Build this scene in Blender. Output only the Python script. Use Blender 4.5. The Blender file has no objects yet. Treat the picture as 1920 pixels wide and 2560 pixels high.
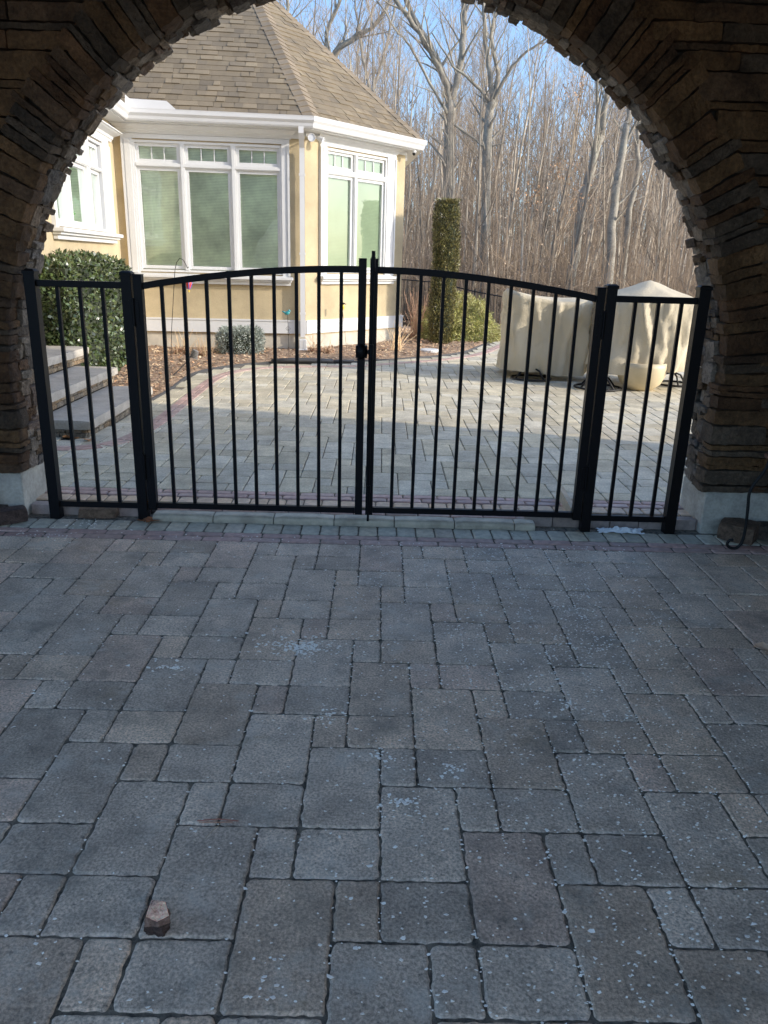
import bpy, math, random
from mathutils import Vector, Matrix, noise as mn
R=math.radians; PI=math.pi
sc=bpy.context.scene; COL=sc.collection
def V(*a): return Vector(a)
def nz(x,y,z,s=1.0): return mn.noise(Vector((x*s,y*s,z*s)))

# ------------------------------------------------------------------ helpers
class MB:
    def __init__(s): s.v=[];s.f=[];s.c=[];s.m=[]
    def add(s,vs,fs,col=(1,1,1),m=0):
        b=len(s.v); s.v.extend([tuple(p) for p in vs]); s.f.extend([tuple(b+i for i in f) for f in fs])
        s.c.extend([col]*len(vs)); s.m.extend([m]*len(fs))
    def box(s,x0,x1,y0,y1,z0,z1,col=(1,1,1),m=0,M=None):
        vs=[Vector((x,y,z)) for z in (z0,z1) for y in (y0,y1) for x in (x0,x1)]
        if M is not None: vs=[M@p for p in vs]
        s.add(vs,[(0,2,3,1),(4,5,7,6),(0,1,5,4),(2,6,7,3),(0,4,6,2),(1,3,7,5)],col,m)
    def tube(s,pts,rad,n=6,col=(1,1,1),cap=True,m=0):
        pts=[Vector(p) for p in pts]; k=len(pts)
        if not hasattr(rad,'__len__'): rad=[rad]*k
        t0=(pts[1]-pts[0]).normalized()
        a=Vector((0,0,1)) if abs(t0.z)<.9 else Vector((1,0,0))
        u=t0.cross(a).normalized(); vs=[]
        for i in range(k):
            t=(pts[min(i+1,k-1)]-pts[max(i-1,0)])
            if t.length<1e-9: t=t0
            t.normalize(); u=(u-t*u.dot(t)); u=u.normalized() if u.length>1e-6 else t.orthogonal().normalized()
            w=t.cross(u)
            for j in range(n):
                an=2*PI*j/n; vs.append(pts[i]+(u*math.cos(an)+w*math.sin(an))*rad[i])
        fs=[(i*n+j,i*n+(j+1)%n,(i+1)*n+(j+1)%n,(i+1)*n+j) for i in range(k-1) for j in range(n)]
        if cap: fs+= [tuple(range(n-1,-1,-1)),tuple((k-1)*n+j for j in range(n))]
        s.add(vs,fs,col,m)
    def lathe(s,prof,n=20,c=(0,0,0),col=(1,1,1),M=None,m=0):
        vs=[]
        for r,z in prof:
            for j in range(n):
                p=Vector((r*math.cos(2*PI*j/n),r*math.sin(2*PI*j/n),z))
                if M is not None: p=M@p
                vs.append(p+Vector(c))
        k=len(prof)
        fs=[(i*n+j,i*n+(j+1)%n,(i+1)*n+(j+1)%n,(i+1)*n+j) for i in range(k-1) for j in range(n)]
        s.add(vs,fs+[tuple(range(n-1,-1,-1)),tuple((k-1)*n+j for j in range(n))],col,m)
    def ell(s,c,r,n=10,k=8,col=(1,1,1),M=None,amp=0,seed=0):
        vs=[];
        for i in range(k+1):
            t=PI*i/k
            for j in range(n):
                p=Vector((math.sin(t)*math.cos(2*PI*j/n),math.sin(t)*math.sin(2*PI*j/n),math.cos(t)))
                if amp: p=p*(1+amp*nz(p.x+seed,p.y,p.z,1.7))
                p=Vector((p.x*r[0],p.y*r[1],p.z*r[2]))
                if M is not None: p=M@p
                vs.append(p+Vector(c))
        fs=[(i*n+j,(i+1)*n+j,(i+1)*n+(j+1)%n,i*n+(j+1)%n) for i in range(k) for j in range(n)]
        s.add(vs,fs,col)
    def rough(s,O,U,Vv,W,amp,seed,col,nu=4,nv=3,nw=2,rd=.22):
        """rough stone: O centre, U V W half-axis vectors"""
        idx={};vs=[];fs=[]
        def vid(i,j,k):
            if (i,j,k) in idx: return idx[(i,j,k)]
            a,b,c=2*i/nu-1,2*j/nv-1,2*k/nw-1
            q=[a,b,c]
            for ax in range(3):
                o=[abs(q[t]) for t in range(3) if t!=ax]
            e=sum(1 for t in q if abs(t)>.999)
            sh=1-(rd*.5 if e==3 else rd*.22 if e==2 else 0)
            hl=min(U.length,Vv.length,W.length)
            p=O+U*(a-math.copysign((1-sh)*hl/U.length*1.0,a)*(1 if abs(a)>.99 else 0))+Vv*(b-math.copysign((1-sh)*hl/Vv.length,b)*(1 if abs(b)>.99 else 0))+W*(c-math.copysign((1-sh)*hl/W.length,c)*(1 if abs(c)>.99 else 0))
            nd=mn.noise_vector(Vector((p.x*8+seed,p.y*8,p.z*8)))*amp*.5+mn.noise_vector(Vector((p.x*34,p.y*34+seed,p.z*34)))*amp*.55+mn.noise_vector(Vector((p.x*80,p.y*80+seed,p.z*80)))*amp*.3
            vs.append(p+nd); idx[(i,j,k)]=len(vs)-1; return len(vs)-1
        for i in range(nu):
            for j in range(nv):
                for k,fl in ((0,1),(nw,0)):
                    q=(vid(i,j,k),vid(i+1,j,k),vid(i+1,j+1,k),vid(i,j+1,k)); fs.append(q[::-1] if fl else q)
        for i in range(nu):
            for k in range(nw):
                for j,fl in ((0,0),(nv,1)):
                    q=(vid(i,j,k),vid(i+1,j,k),vid(i+1,j,k+1),vid(i,j,k+1)); fs.append(q[::-1] if fl else q)
        for j in range(nv):
            for k in range(nw):
                for i,fl in ((0,1),(nu,0)):
                    q=(vid(i,j,k),vid(i,j+1,k),vid(i,j+1,k+1),vid(i,j,k+1)); fs.append(q[::-1] if fl else q)
        s.add(vs,fs,col)
    def leaf(s,p,d,n,L,Wd,col):
        d=d.normalized(); sd=d.cross(n)
        if sd.length<1e-5: sd=d.orthogonal()
        sd.normalize()
        s.add([p,p+d*L*.45+sd*Wd*.5,p+d*L,p+d*L*.45-sd*Wd*.5],[(0,1,2,3)],col)
    def build(s,name,mats,parent=None,smooth=False,data_name=None):
        me=bpy.data.meshes.new(data_name or name); me.from_pydata(s.v,[],s.f); me.update()
        if not isinstance(mats,(list,tuple)): mats=[mats]
        for m in mats: me.materials.append(m)
        if len(mats)>1: me.polygons.foreach_set('material_index',s.m)
        at=me.attributes.new('Col','FLOAT_COLOR','POINT'); buf=[]
        for c in s.c: buf.extend((c[0],c[1],c[2],1.0))
        at.data.foreach_set('color',buf)
        if smooth: me.polygons.foreach_set('use_smooth',[True]*len(me.polygons))
        o=bpy.data.objects.new(name,me); COL.objects.link(o)
        if parent is not None:
            o.parent=parent; o.matrix_parent_inverse=parent_inv(parent)
        return o
def parent_inv(p):
    loc=Vector(p.location); M=Matrix.Translation(loc)@p.rotation_euler.to_matrix().to_4x4()
    if p.parent is not None: M=parent_world(p.parent)@M if False else M
    return M.inverted() if p.type=='EMPTY' else Matrix.Identity(4)
def tag(o,label=None,cat=None,group=None,kind=None):
    if label: o['label']=label
    if cat: o['category']=cat
    if group: o['group']=group
    if kind: o['kind']=kind
    return o
def thing(name,label,cat,loc=(0,0,0),group=None,kind=None):
    o=bpy.data.objects.new(name,None); COL.objects.link(o); o.location=loc; o.empty_display_size=.2
    return tag(o,label,cat,group,kind)
def copy_thing(o,loc,rz,sc_=1.0):
    c=o.copy(); COL.objects.link(c); c.location=loc; c.rotation_euler=(0,0,rz); c.scale=(sc_,sc_,sc_)
    for ch in [x for x in o.children]:
        k=ch.copy(); COL.objects.link(k); k.parent=c; k.matrix_parent_inverse=ch.matrix_parent_inverse.copy()
    return c

def bevel(o,w=.002):
    md=o.modifiers.new('bev','BEVEL'); md.width=w; md.segments=2; md.limit_method='ANGLE'; return o

# ------------------------------------------------------------------ materials
def mat(name,col=(.5,.5,.5),rough=.8,metal=0,attr=False,nscale=0,namt=.3,bump=0,bscale=40,spec=None,n2=0,n2amt=.2,coat=0,detail=6,extra=None):
    m=bpy.data.materials.new(name); m.use_nodes=True; nt=m.node_tree; N=nt.nodes; L=nt.links
    b=N['Principled BSDF']; b.inputs['Roughness'].default_value=rough; b.inputs['Metallic'].default_value=metal
    if spec is not None: b.inputs['Specular IOR Level'].default_value=spec
    if coat: b.inputs['Coat Weight'].default_value=coat
    if attr:
        a=N.new('ShaderNodeAttribute'); a.attribute_name='Col'; src=a.outputs['Color']
        mx=N.new('ShaderNodeMix'); mx.data_type='RGBA'; mx.blend_type='MULTIPLY'; mx.inputs[0].default_value=1
        L.new(src,mx.inputs[6]); mx.inputs[7].default_value=(*col,1); src=mx.outputs[2]
    else:
        r=N.new('ShaderNodeRGB'); r.outputs[0].default_value=(*col,1); src=r.outputs[0]
    tc=N.new('ShaderNodeTexCoord')
    def var(src,scale,amt,det,dist=0):
        n=N.new('ShaderNodeTexNoise'); n.inputs['Scale'].default_value=scale; n.inputs['Detail'].default_value=det; n.inputs['Roughness'].default_value=.65
        L.new(tc.outputs['Object'],n.inputs['Vector'])
        mr=N.new('ShaderNodeMapRange'); mr.inputs[1].default_value=.36; mr.inputs[2].default_value=.64; mr.inputs[3].default_value=1-amt; mr.inputs[4].default_value=1+amt
        L.new(n.outputs['Fac'],mr.inputs[0])
        x=N.new('ShaderNodeMix'); x.data_type='RGBA'; x.blend_type='MULTIPLY'; x.inputs[0].default_value=1
        L.new(src,x.inputs[6]); L.new(mr.outputs[0],x.inputs[7]); return x.outputs[2]
    if nscale: src=var(src,nscale,namt,detail)
    if n2: src=var(src,n2,n2amt,4)
    if extra: src=extra(N,L,tc,src,b)
    L.new(src,b.inputs['Base Color'])
    if bump:
        n=N.new('ShaderNodeTexNoise'); n.inputs['Scale'].default_value=bscale; n.inputs['Detail'].default_value=8; n.inputs['Roughness'].default_value=.7
        L.new(tc.outputs['Object'],n.inputs['Vector'])
        bp=N.new('ShaderNodeBump'); bp.inputs['Strength'].default_value=1; bp.inputs['Distance'].default_value=bump
        L.new(n.outputs['Fac'],bp.inputs['Height']); L.new(bp.outputs[0],b.inputs['Normal'])
    return m
def splotch(col,scale,lo,hi,amt,seed=0):
    def f(N,L,tc,src,b):
        mp=N.new('ShaderNodeMapping'); mp.inputs['Location'].default_value=(seed,seed*1.7,0); L.new(tc.outputs['Object'],mp.inputs[0])
        n=N.new('ShaderNodeTexNoise'); n.inputs['Scale'].default_value=scale; n.inputs['Detail'].default_value=7; n.inputs['Roughness'].default_value=.7
        L.new(mp.outputs[0],n.inputs['Vector'])
        mr=N.new('ShaderNodeMapRange'); mr.inputs[1].default_value=lo; mr.inputs[2].default_value=hi; mr.inputs[3].default_value=0; mr.inputs[4].default_value=amt
        L.new(n.outputs['Fac'],mr.inputs[0])
        x=N.new('ShaderNodeMix'); x.data_type='RGBA'; L.new(mr.outputs[0],x.inputs[0]); L.new(src,x.inputs[6]); x.inputs[7].default_value=(*col,1)
        return x.outputs[2]
    return f
def chain(*fs):
    def f(N,L,tc,src,b):
        for g in fs: src=g(N,L,tc,src,b)
        return src
    return f
M={}
M['paver']=mat('paver_concrete',(1.32,1.02,.74),.5,spec=.6,attr=True,nscale=6,namt=.27,n2=130,n2amt=.46,bump=.004,bscale=95,detail=12,
  extra=chain(splotch((.24,.16,.07),2.6,.60,.70,.55,5),splotch((.66,.62,.52),5.5,.53,.68,.45,11),splotch((.13,.12,.09),3.7,.53,.68,.55,23),splotch((.06,.055,.04),36,.60,.68,.75,31),splotch((.70,.66,.54),60,.63,.71,.35,37),splotch((.12,.11,.08),14,.58,.68,.5,41)))
M['paver_far']=mat('courtyard_paver',(1,1,1),.85,attr=True,nscale=6,namt=.22,n2=110,n2amt=.28,bump=.002,bscale=60,
  extra=chain(splotch((.34,.27,.17),1.3,.50,.66,.5,3),splotch((.20,.18,.13),4,.54,.68,.4,9)))
M['joint']=mat('joint_sand',(.13,.11,.08),1,nscale=40,namt=.7,bump=.006,bscale=150)
M['redbrick']=mat('brick_paver',(1.08,.82,.70),.55,spec=.6,attr=True,nscale=25,namt=.25,bump=.002,bscale=90)
M['stone_front']=mat('ledge_stone',(.42,.34,.26),.88,attr=True,nscale=6,namt=.4,n2=55,n2amt=.3,bump=.02,bscale=26,detail=10,spec=.2)  # tint lowered so the passage shade sits in the stone colour
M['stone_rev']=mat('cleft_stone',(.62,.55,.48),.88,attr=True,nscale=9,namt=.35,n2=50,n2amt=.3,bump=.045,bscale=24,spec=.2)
M['mortar']=mat('dark_mortar',(.018,.015,.012),1,nscale=30,namt=.4)
M['concrete']=mat('concrete',(.36,.345,.29),.9,nscale=5,namt=.3,n2=60,n2amt=.12,bump=.004,bscale=45)
M['black']=mat('black_powder_coat',(.0025,.0025,.003),.45,nscale=300,namt=.1,spec=.12)
M['iron']=mat('dark_iron',(.010,.009,.008),.6,spec=.2,nscale=60,namt=.3)
M['white']=mat('white_trim_paint',(.64,.64,.63),.45,nscale=3,namt=.04,n2=40,n2amt=.02)
M['gutter']=mat('white_aluminium',(.68,.68,.68),.3,nscale=2,namt=.04)
M['stucco']=mat('tan_stucco',(.45,.355,.205),.95,nscale=1.1,namt=.2,n2=110,n2amt=.1,bump=.004,bscale=160)
M['found']=mat('foundation_plaster',(.50,.45,.36),.95,nscale=5,namt=.15,bump=.003,bscale=90)
M['shingle']=mat('asphalt_shingle',(.76,.69,.56),.95,attr=True,nscale=2.2,namt=.12,n2=260,n2amt=.4,bump=.0015,bscale=300)
def blindlines(N,L,tc,src,b):
    sx=N.new('ShaderNodeSeparateXYZ'); L.new(tc.outputs['Object'],sx.inputs[0])
    mt=N.new('ShaderNodeMath'); mt.operation='MULTIPLY'; mt.inputs[1].default_value=2*PI/.021; L.new(sx.outputs[2],mt.inputs[0])
    s2=N.new('ShaderNodeMath'); s2.operation='SINE'; L.new(mt.outputs[0],s2.inputs[0])
    mr=N.new('ShaderNodeMapRange'); mr.inputs[1].default_value=-1; mr.inputs[2].default_value=1; mr.inputs[3].default_value=.74; mr.inputs[4].default_value=1.1
    L.new(s2.outputs[0],mr.inputs[0])
    x=N.new('ShaderNodeMix'); x.data_type='RGBA'; x.blend_type='MULTIPLY'; x.inputs[0].default_value=1; L.new(src,x.inputs[6]); L.new(mr.outputs[0],x.inputs[7])
    return x.outputs[2]
M['blind2']=mat('pleated_blind_side',(.23,.29,.20),.9,nscale=1.1,namt=.15,extra=blindlines)  # same blind recoloured to offset facet sunlight: darker here, paler on the front
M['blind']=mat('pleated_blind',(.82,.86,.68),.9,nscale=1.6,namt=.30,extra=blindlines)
M['blind_dark']=mat('darkened_blind',(.07,.13,.10),.9,nscale=1.1,namt=.2,extra=blindlines)  # wing copy, colour darkened against the direct sun it gets
def glass(name,tint,refl=.10):
    m=bpy.data.materials.new(name); m.use_nodes=True; nt=m.node_tree; N=nt.nodes; L=nt.links; N.clear()
    o=N.new('ShaderNodeOutputMaterial'); t=N.new('ShaderNodeBsdfTransparent'); t.inputs[0].default_value=(*tint,1)
    g=N.new('ShaderNodeBsdfGlossy'); g.inputs['Roughness'].default_value=.02; g.inputs[0].default_value=(.9,1,.95,1)
    tc=N.new('ShaderNodeTexCoord'); n=N.new('ShaderNodeTexNoise'); n.inputs['Scale'].default_value=1.3; L.new(tc.outputs['Object'],n.inputs['Vector'])
    bp=N.new('ShaderNodeBump'); bp.inputs['Distance'].default_value=.012; bp.inputs['Strength'].default_value=.4; L.new(n.outputs['Fac'],bp.inputs['Height']); L.new(bp.outputs[0],g.inputs['Normal'])
    lw=N.new('ShaderNodeFresnel'); lw.inputs['IOR'].default_value=1.32
    ad=N.new('ShaderNodeMath'); ad.operation='ADD'; ad.inputs[1].default_value=refl; L.new(lw.outputs[0],ad.inputs[0])
    mx=N.new('ShaderNodeMixShader'); L.new(ad.outputs[0],mx.inputs[0]); L.new(t.outputs[0],mx.inputs[1]); L.new(g.outputs[0],mx.inputs[2]); L.new(mx.outputs[0],o.inputs[0])
    return m
M['glass']=glass('window_glass',(.93,.98,.92),.08)
def objrand(lo,hi):  # random bark tone per tree, bright ones standing for sunlit trunks
    def f(N,L,tc,src,b):
        oi=N.new('ShaderNodeObjectInfo'); mr=N.new('ShaderNodeMapRange'); mr.inputs[3].default_value=lo; mr.inputs[4].default_value=hi; L.new(oi.outputs['Random'],mr.inputs[0])
        x=N.new('ShaderNodeMix'); x.data_type='RGBA'; x.blend_type='MULTIPLY'; x.inputs[0].default_value=1; L.new(src,x.inputs[6]); L.new(mr.outputs[0],x.inputs[7]); return x.outputs[2]
    return f
M['bark']=mat('grey_bark',(.25,.22,.17),.95,nscale=3,namt=.35,n2=25,n2amt=.25,bump=.01,bscale=22,extra=splotch((.33,.33,.25),1.5,.5,.7,.5,2))
M['bark2']=mat('thin_bark',(.36,.30,.22),.95,nscale=1.2,namt=.3,extra=objrand(.45,1.6))
M['twig']=mat('twig_bark',(.33,.25,.17),.95,nscale=.7,namt=.3,extra=objrand(.5,1.5))
M['farwood']=mat('far_woodland_bark',(.60,.50,.38),.95,attr=True,nscale=.3,namt=.25)
def leafmat(name,rough=.5,tr=.25):
    m=mat(name,(1.3,1.3,1.3),rough,attr=True,nscale=2.0,namt=.25); return m
M['leaf']=leafmat('leaf'); M['holly']=mat('glossy_leaf',(1.15,1.05,.95),.28,attr=True,nscale=2,namt=.25); M['deadleaf']=leafmat('dead_leaf',.8)
M['core']=mat('foliage_core',(.018,.025,.01),1)  # near-black solid core behind the leaf shell
M['mulch']=mat('bark_mulch',(.28,.18,.11),1,nscale=8,namt=.5,n2=90,n2amt=.5,bump=.03,bscale=60)
M['chip']=mat('wood_chip',(1.35,1.35,1.3),.95,attr=True,nscale=30,namt=.2)
M['ground']=mat('leaf_litter_ground',(.15,.11,.075),1,nscale=.6,namt=.4,n2=12,n2amt=.5,bump=.05,bscale=9)
M['tread']=mat('bluestone_tread',(.40,.36,.30),.8,nscale=5,namt=.18,n2=60,n2amt=.12,bump=.003,bscale=50)
M['cover']=mat('beige_canvas',(.56,.475,.32),.75,nscale=2,namt=.04,n2=300,n2amt=.03,bump=.012,bscale=9,detail=2)
M['pot']=mat('beige_planter',(.62,.50,.30),.5,nscale=4,namt=.1)
M['flake']=mat('white_flake',(1.0,.98,.90),.35,spec=.8)
M['plastic']=mat('clear_plastic_sheet',(.72,.80,.86),.15,spec=.7)
M['wood']=mat('weathered_wood',(.42,.33,.22),.85,nscale=12,namt=.3)
M['teal']=mat('teal_enamel',(.02,.25,.27),.35); M['yellow']=mat('yellow_enamel',(.85,.55,.02),.45); M['red']=mat('red_enamel',(.6,.03,.03),.4); M['blue']=mat('blue_enamel',(.05,.12,.5),.4)
M['steel']=mat('galvanised_steel',(.35,.35,.35),.4,metal=.8)
M['plaster']=mat('passage_ceiling_plaster',(.16,.13,.10),.95,nscale=2,namt=.2)
M['greyplastic']=mat('grey_plastic',(.6,.6,.58),.5)
M['edging']=mat('black_edging',(.03,.03,.032),.6)
M['lens']=mat('lamp_lens',(.75,.77,.8),.1,spec=.9)

# ------------------------------------------------------------------ paving
PW,PH=.2172,.1801; OX,OY=.095,-2.318
def paver(mb,x0,x1,y0,y1,z,rng,col,seg,amp,cr,gap=.0035,bev=.006,tilt=.0014):
    x0+=gap;x1-=gap;y0+=gap;y1-=gap
    pts=[]; sd=rng.random()*50
    cs=[cr*(.5+rng.random()*1.1) for _ in range(4)]
    def edge(a,b):
        n=max(1,int(round((Vector(b)-Vector(a)).length/seg)))
        for i in range(n): pts.append((a[0]+(b[0]-a[0])*i/n,a[1]+(b[1]-a[1])*i/n))
    edge((x0+cs[0],y0),(x1-cs[1],y0)); edge((x1-cs[1],y0),(x1-cs[1]*.3,y0+cs[1]*.3)); edge((x1-cs[1]*.3,y0+cs[1]*.3),(x1,y0+cs[1]))
    edge((x1,y0+cs[1]),(x1,y1-cs[2])); edge((x1,y1-cs[2]),(x1-cs[2]*.3,y1-cs[2]*.3)); edge((x1-cs[2]*.3,y1-cs[2]*.3),(x1-cs[2],y1))
    edge((x1-cs[2],y1),(x0+cs[3],y1)); edge((x0+cs[3],y1),(x0+cs[3]*.3,y1-cs[3]*.3)); edge((x0+cs[3]*.3,y1-cs[3]*.3),(x0,y1-cs[3]))
    edge((x0,y1-cs[3]),(x0,y0+cs[0])); edge((x0,y0+cs[0]),(x0+cs[0]*.3,y0+cs[0]*.3)); edge((x0+cs[0]*.3,y0+cs[0]*.3),(x0+cs[0],y0))
    cx,cy=(x0+x1)/2,(y0+y1)/2; tx,ty=rng.uniform(-tilt,tilt)*6,rng.uniform(-tilt,tilt)*6; dz=rng.uniform(-tilt,tilt)
    n=len(pts); vs=[]
    hx,hy=(x1-x0)/2,(y1-y0)/2
    for ring,(ins,zz) in enumerate(((-.0005,-.03),(0,-bev*1.1),(bev*.45,-bev*.35),(bev*1.25,0))):
        for i,(px,py) in enumerate(pts):
            ox=nz(px*38+sd,py*38,ring*.13)*amp+nz(px*130,py*130+sd,0)*amp*.6; oy=nz(px*38,py*38+sd,5)*amp+nz(px*130+sd,py*130,3)*amp*.6
            e=nz(px*60,py*60,sd)*amp*.8
            qx=cx+(px-cx)*(1-(ins+max(0,e))/hx)+ox; qy=cy+(py-cy)*(1-(ins+max(0,e))/hy)+oy
            vs.append((qx,qy,z+dz+zz+(tx*(px-cx)+ty*(py-cy) if ring else 0)))
    fs=[(r*n+i,r*n+(i+1)%n,(r+1)*n+(i+1)%n,(r+1)*n+i) for r in range(3) for i in range(n)]
    fs.append(tuple(3*n+i for i in range(n)))
    mb.add(vs,fs,col)
def pattern(mb,xa,xb,ya,yb,z,rng,colf,seg,amp,cr,keep=None,cutlast=None,**kw):
    k0=math.floor((OY-yb)/PH)-1; k1=math.ceil((OY-ya)/PH)+1
    for s in range(k0,k1):
        n0=math.floor(((xa-OX)/PW-s)/3.5)-1; n1=math.ceil(((xb-OX)/PW-s)/3.5)+1
        for n in range(n0,n1):
            b=s+3.5*n
            for (u0,u1,v0,v1) in ((b,b+1,s,s+2),(b+1,b+1.5,s,s+1),(b+1.5,b+2.5,s,s+1)):
                x0,x1=OX+u0*PW,OX+u1*PW; yt,yb_=OY-v0*PH,OY-v1*PH
                if yt>yb+.002: yt=yb
                if yb_<ya-.002: yb_=ya
                if yt-yb_<.04: continue
                if x1<xa or x0>xb: continue
                cx,cy=(x0+x1)/2,(yt+yb_)/2
                if keep and not keep(cx,cy): continue
                paver(mb,x0,x1,yb_,yt,z,rng,colf(rng,cx,cy),seg,amp,cr,**kw)
rng=random.Random(7)
def c_near(r,x,y):
    b=r.uniform(.34,.50); t=r.random()
    if t<.12: b*=.82
    t=r.random()
    if t<.3: return (b*1.02,b*.98,b*.93)
    if t<.42: return (b*1.02,b*.95,b*.94)
    return (b*.97,b*1.0,b*1.02)
def c_far(r,x,y):
    b=r.uniform(.40,.57); t=r.random()
    if t<.5: return (b*1.08,b*.93,b*.62)
    return (b*1.04,b*.94,b*.70)
mb=MB(); pattern(mb,-3.3,3.3,-4.9,-.335,0,rng,c_near,.011,.0042,.010,gap=.0022,bev=.005)
mb2=MB(); pattern(mb,-3.4,3.4,-9.4,-4.915,0,rng,c_near,.08,.001,.011,gap=.0022,bev=.0045)
pav=mb.build('driveway_paving',M['paver']); tag(pav,'grey concrete pavers of three sizes inside the archway','paving',kind='structure')
def redc(r): b=r.uniform(.75,1.15); return (.40*b,.32*b,.31*b) if r.random()<.6 else (.39*b,.34*b,.33*b)
# border rows on the driveway side
mb=MB()
for r_,(ya,yb_) in enumerate(((-.332,-.264),(-.262,-.194))):
    x=-3.2+.1*r_
    while x<3.3: paver(mb,x,x+.212,ya,yb_,.001,rng,redc(rng),.03,.0015,.01); x+=.212
x=-2.6
while x<2.7: paver(mb,x,x+.107,-.192,-.035,.001,rng,tuple(v*k for v,k in zip(c_near(rng,0,0),(1.0,1.25,1.12))),.03,.0015,.012); x+=.107
border=mb.build('brick_border',M['redbrick']); tag(border,'double row of reddish brick pavers in front of the gate','brick border',kind='structure')
# threshold
th=thing('stone_threshold','raised stone and brick threshold under the double gate','threshold',(0,.1,0))
mb=MB(); x=-1.21
while x<.97:
    L=.345 if x+.345<.95 else .98-x; n=6
    prof=[(-.032,0),(-.034,.018),(-.028,.030),(-.014,.037),(.05,.039)]
    col=(.46*rng.uniform(.8,1.1),)*3; vs=[];K=len(prof); S=6
    for i in range(S+1):
        xx=x+.003+(L-.006)*i/S
        for (py,pz) in prof: vs.append((xx,py+nz(xx*20,py*20,1)*.003,pz+nz(xx*17,py*30,7)*.002-(0.004 if i in(0,S) else 0)))
        vs.append((xx,.05,-.01)); vs.append((xx,-.032,-.01))
    q=K+2; fs=[(i*q+j,(i+1)*q+j,(i+1)*q+(j+1)%q,i*q+(j+1)%q) for i in range(S) for j in range(q)]+[tuple(range(q)),tuple(S*q+j for j in range(q-1,-1,-1))]
    mb.add(vs,fs,(col[0],col[1]*.90,col[2]*.68)); x+=L
mb.build('nosing_stone',mat('bullnose_stone',(1,1,1),.8,attr=True,nscale=12,namt=.25,bump=.002,bscale=70),th)
mb=MB(); x=-1.21
while x<1.0: paver(mb,x,x+.19,.052,.122,.046,rng,redc(rng),.03,.002,.01); x+=.19
x=-1.93
while x<2.0:
    if not(-1.23<x+.08<1.0): mb.box(x+.003,x+.165,.05,.118,-.01,.056+rng.uniform(-.003,.003),tuple(v*.55 for v in c_near(rng,0,0)))
    x+=.168
mb.box(-1.93,1.95,.118,.14,-.01,.04,(.1,.1,.1))
mb.build('threshold_brick',M['redbrick'],th)

# courtyard
GZ=.06
edge=[(-2.19,3.42),(-2.16,3.92),(-2.22,4.91),(-2.20,5.45),(-2.0,5.95),(-1.67,6.40),(-1.2,6.6),(-.59,6.70),(-.25,6.90),(.28,7.30),(.88,7.76),(1.42,8.41),(1.84,9.57),(2.2,10.64),(2.5,13.2)]
def resample(P,st):
    out=[Vector((*P[0],0))]; 
    Q=[Vector((*p,0)) for p in P]; acc=0
    for a,b in zip(Q,Q[1:]):
        d=(b-a).length; t=st-acc
        while t<=d: out.append(a+(b-a)*(t/d)); t+=st
        acc=(acc+d)%st if True else 0
    return out
def smooth_path(P,k=3):
    for _ in range(k):
        N_=[P[0]]
        for a,b in zip(P,P[1:]): N_+= [(a[0]*.75+b[0]*.25,a[1]*.75+b[1]*.25),(a[0]*.25+b[0]*.75,a[1]*.25+b[1]*.75)]
        P=N_+[P[-1]]
    return P
edgeS=smooth_path(edge,2)
def side(x,y):
    """signed: >0 when on the paved (right/near) side of the bed edge"""
    best=9e9;s=0
    for a,b in zip(edgeS,edgeS[1:]):
        dx,dy=b[0]-a[0],b[1]-a[1]; t=max(0,min(1,((x-a[0])*dx+(y-a[1])*dy)/(dx*dx+dy*dy)))
        px,py=a[0]+dx*t,a[1]+dy*t; d=(x-px)**2+(y-py)**2
        if d<best: best=d; s=-(dx*(y-py)-dy*(x-px))
    return math.sqrt(best)*(1 if s>0 else -1)
def keep_far(x,y):
    if y<3.4:
        return x>-4.0 and not (x<-2.22 and y>1.66)
    d=side(x,y); return d>.0
mb=MB(); pattern(mb,-4.2,8.5,.405,12.5,GZ,rng,c_far,.06,.0022,.012,keep=keep_far,gap=.0032,bev=.004,tilt=.0008)
cp=mb.build('courtyard_paving',M['paver_far']); tag(cp,'tan and grey concrete pavers of the sunlit courtyard','paving',kind='structure')
mb=MB()
for r_,(ya,yb_) in enumerate(((.262,.332),(.333,.403))):
    x=-3.9+.1*r_
    while x<4.5: paver(mb,x,x+.212,ya,yb_,GZ+.001,rng,redc(rng),.05,.0015,.01); x+=.212
x=-3.9
while x<4.5: paver(mb,x,x+.107,.142,.26,GZ-.002,rng,c_far(rng,0,0),.05,.0015,.012); x+=.107
# curved double band
def band(path,offs,wd=.07,L=.2):
    for off in offs:
        P=resample(smooth_path(path,2),L)
        for a,b in zip(P,P[1:]):
            d=(b-a).normalized(); n=Vector((d.y,-d.x,0)); o=a+n*off
            ca=redc(rng); hw=wd/2-.003; e=.004
            q=[o+d*e-n*hw,o+d*((b-a).length-e)-n*hw,o+d*((b-a).length-e)+n*hw,o+d*e+n*hw]
            zt=GZ+.0065
            mb.add([(p.x,p.y,GZ-.02) for p in q]+[(p.x,p.y,zt-.004) for p in q]+[((p.x*.93+(q[0].x+q[2].x)/2*.07),(p.y*.93+(q[0].y+q[2].y)/2*.07),zt) for p in q],
              [(0,1,5,4),(1,2,6,5),(2,3,7,6),(3,0,4,7),(4,5,9,8),(5,6,10,9),(6,7,11,10),(7,4,8,11),(8,9,10,11)],ca)
bandp=[(-4.0,1.36),(-2.5,1.38),(-2.05,1.42),(-1.90,1.80),(-1.88,2.55),(-1.90,3.3),(-1.92,4.1),(-1.94,4.84),(-1.88,5.45),(-1.62,6.0),(-1.1,6.30),(-.5,6.40),(-.05,6.65),(.5,7.1),(1.1,7.6),(1.66,8.35),(2.08,9.5),(2.45,10.6),(2.75,13)]
band(bandp,(0,.071))
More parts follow.
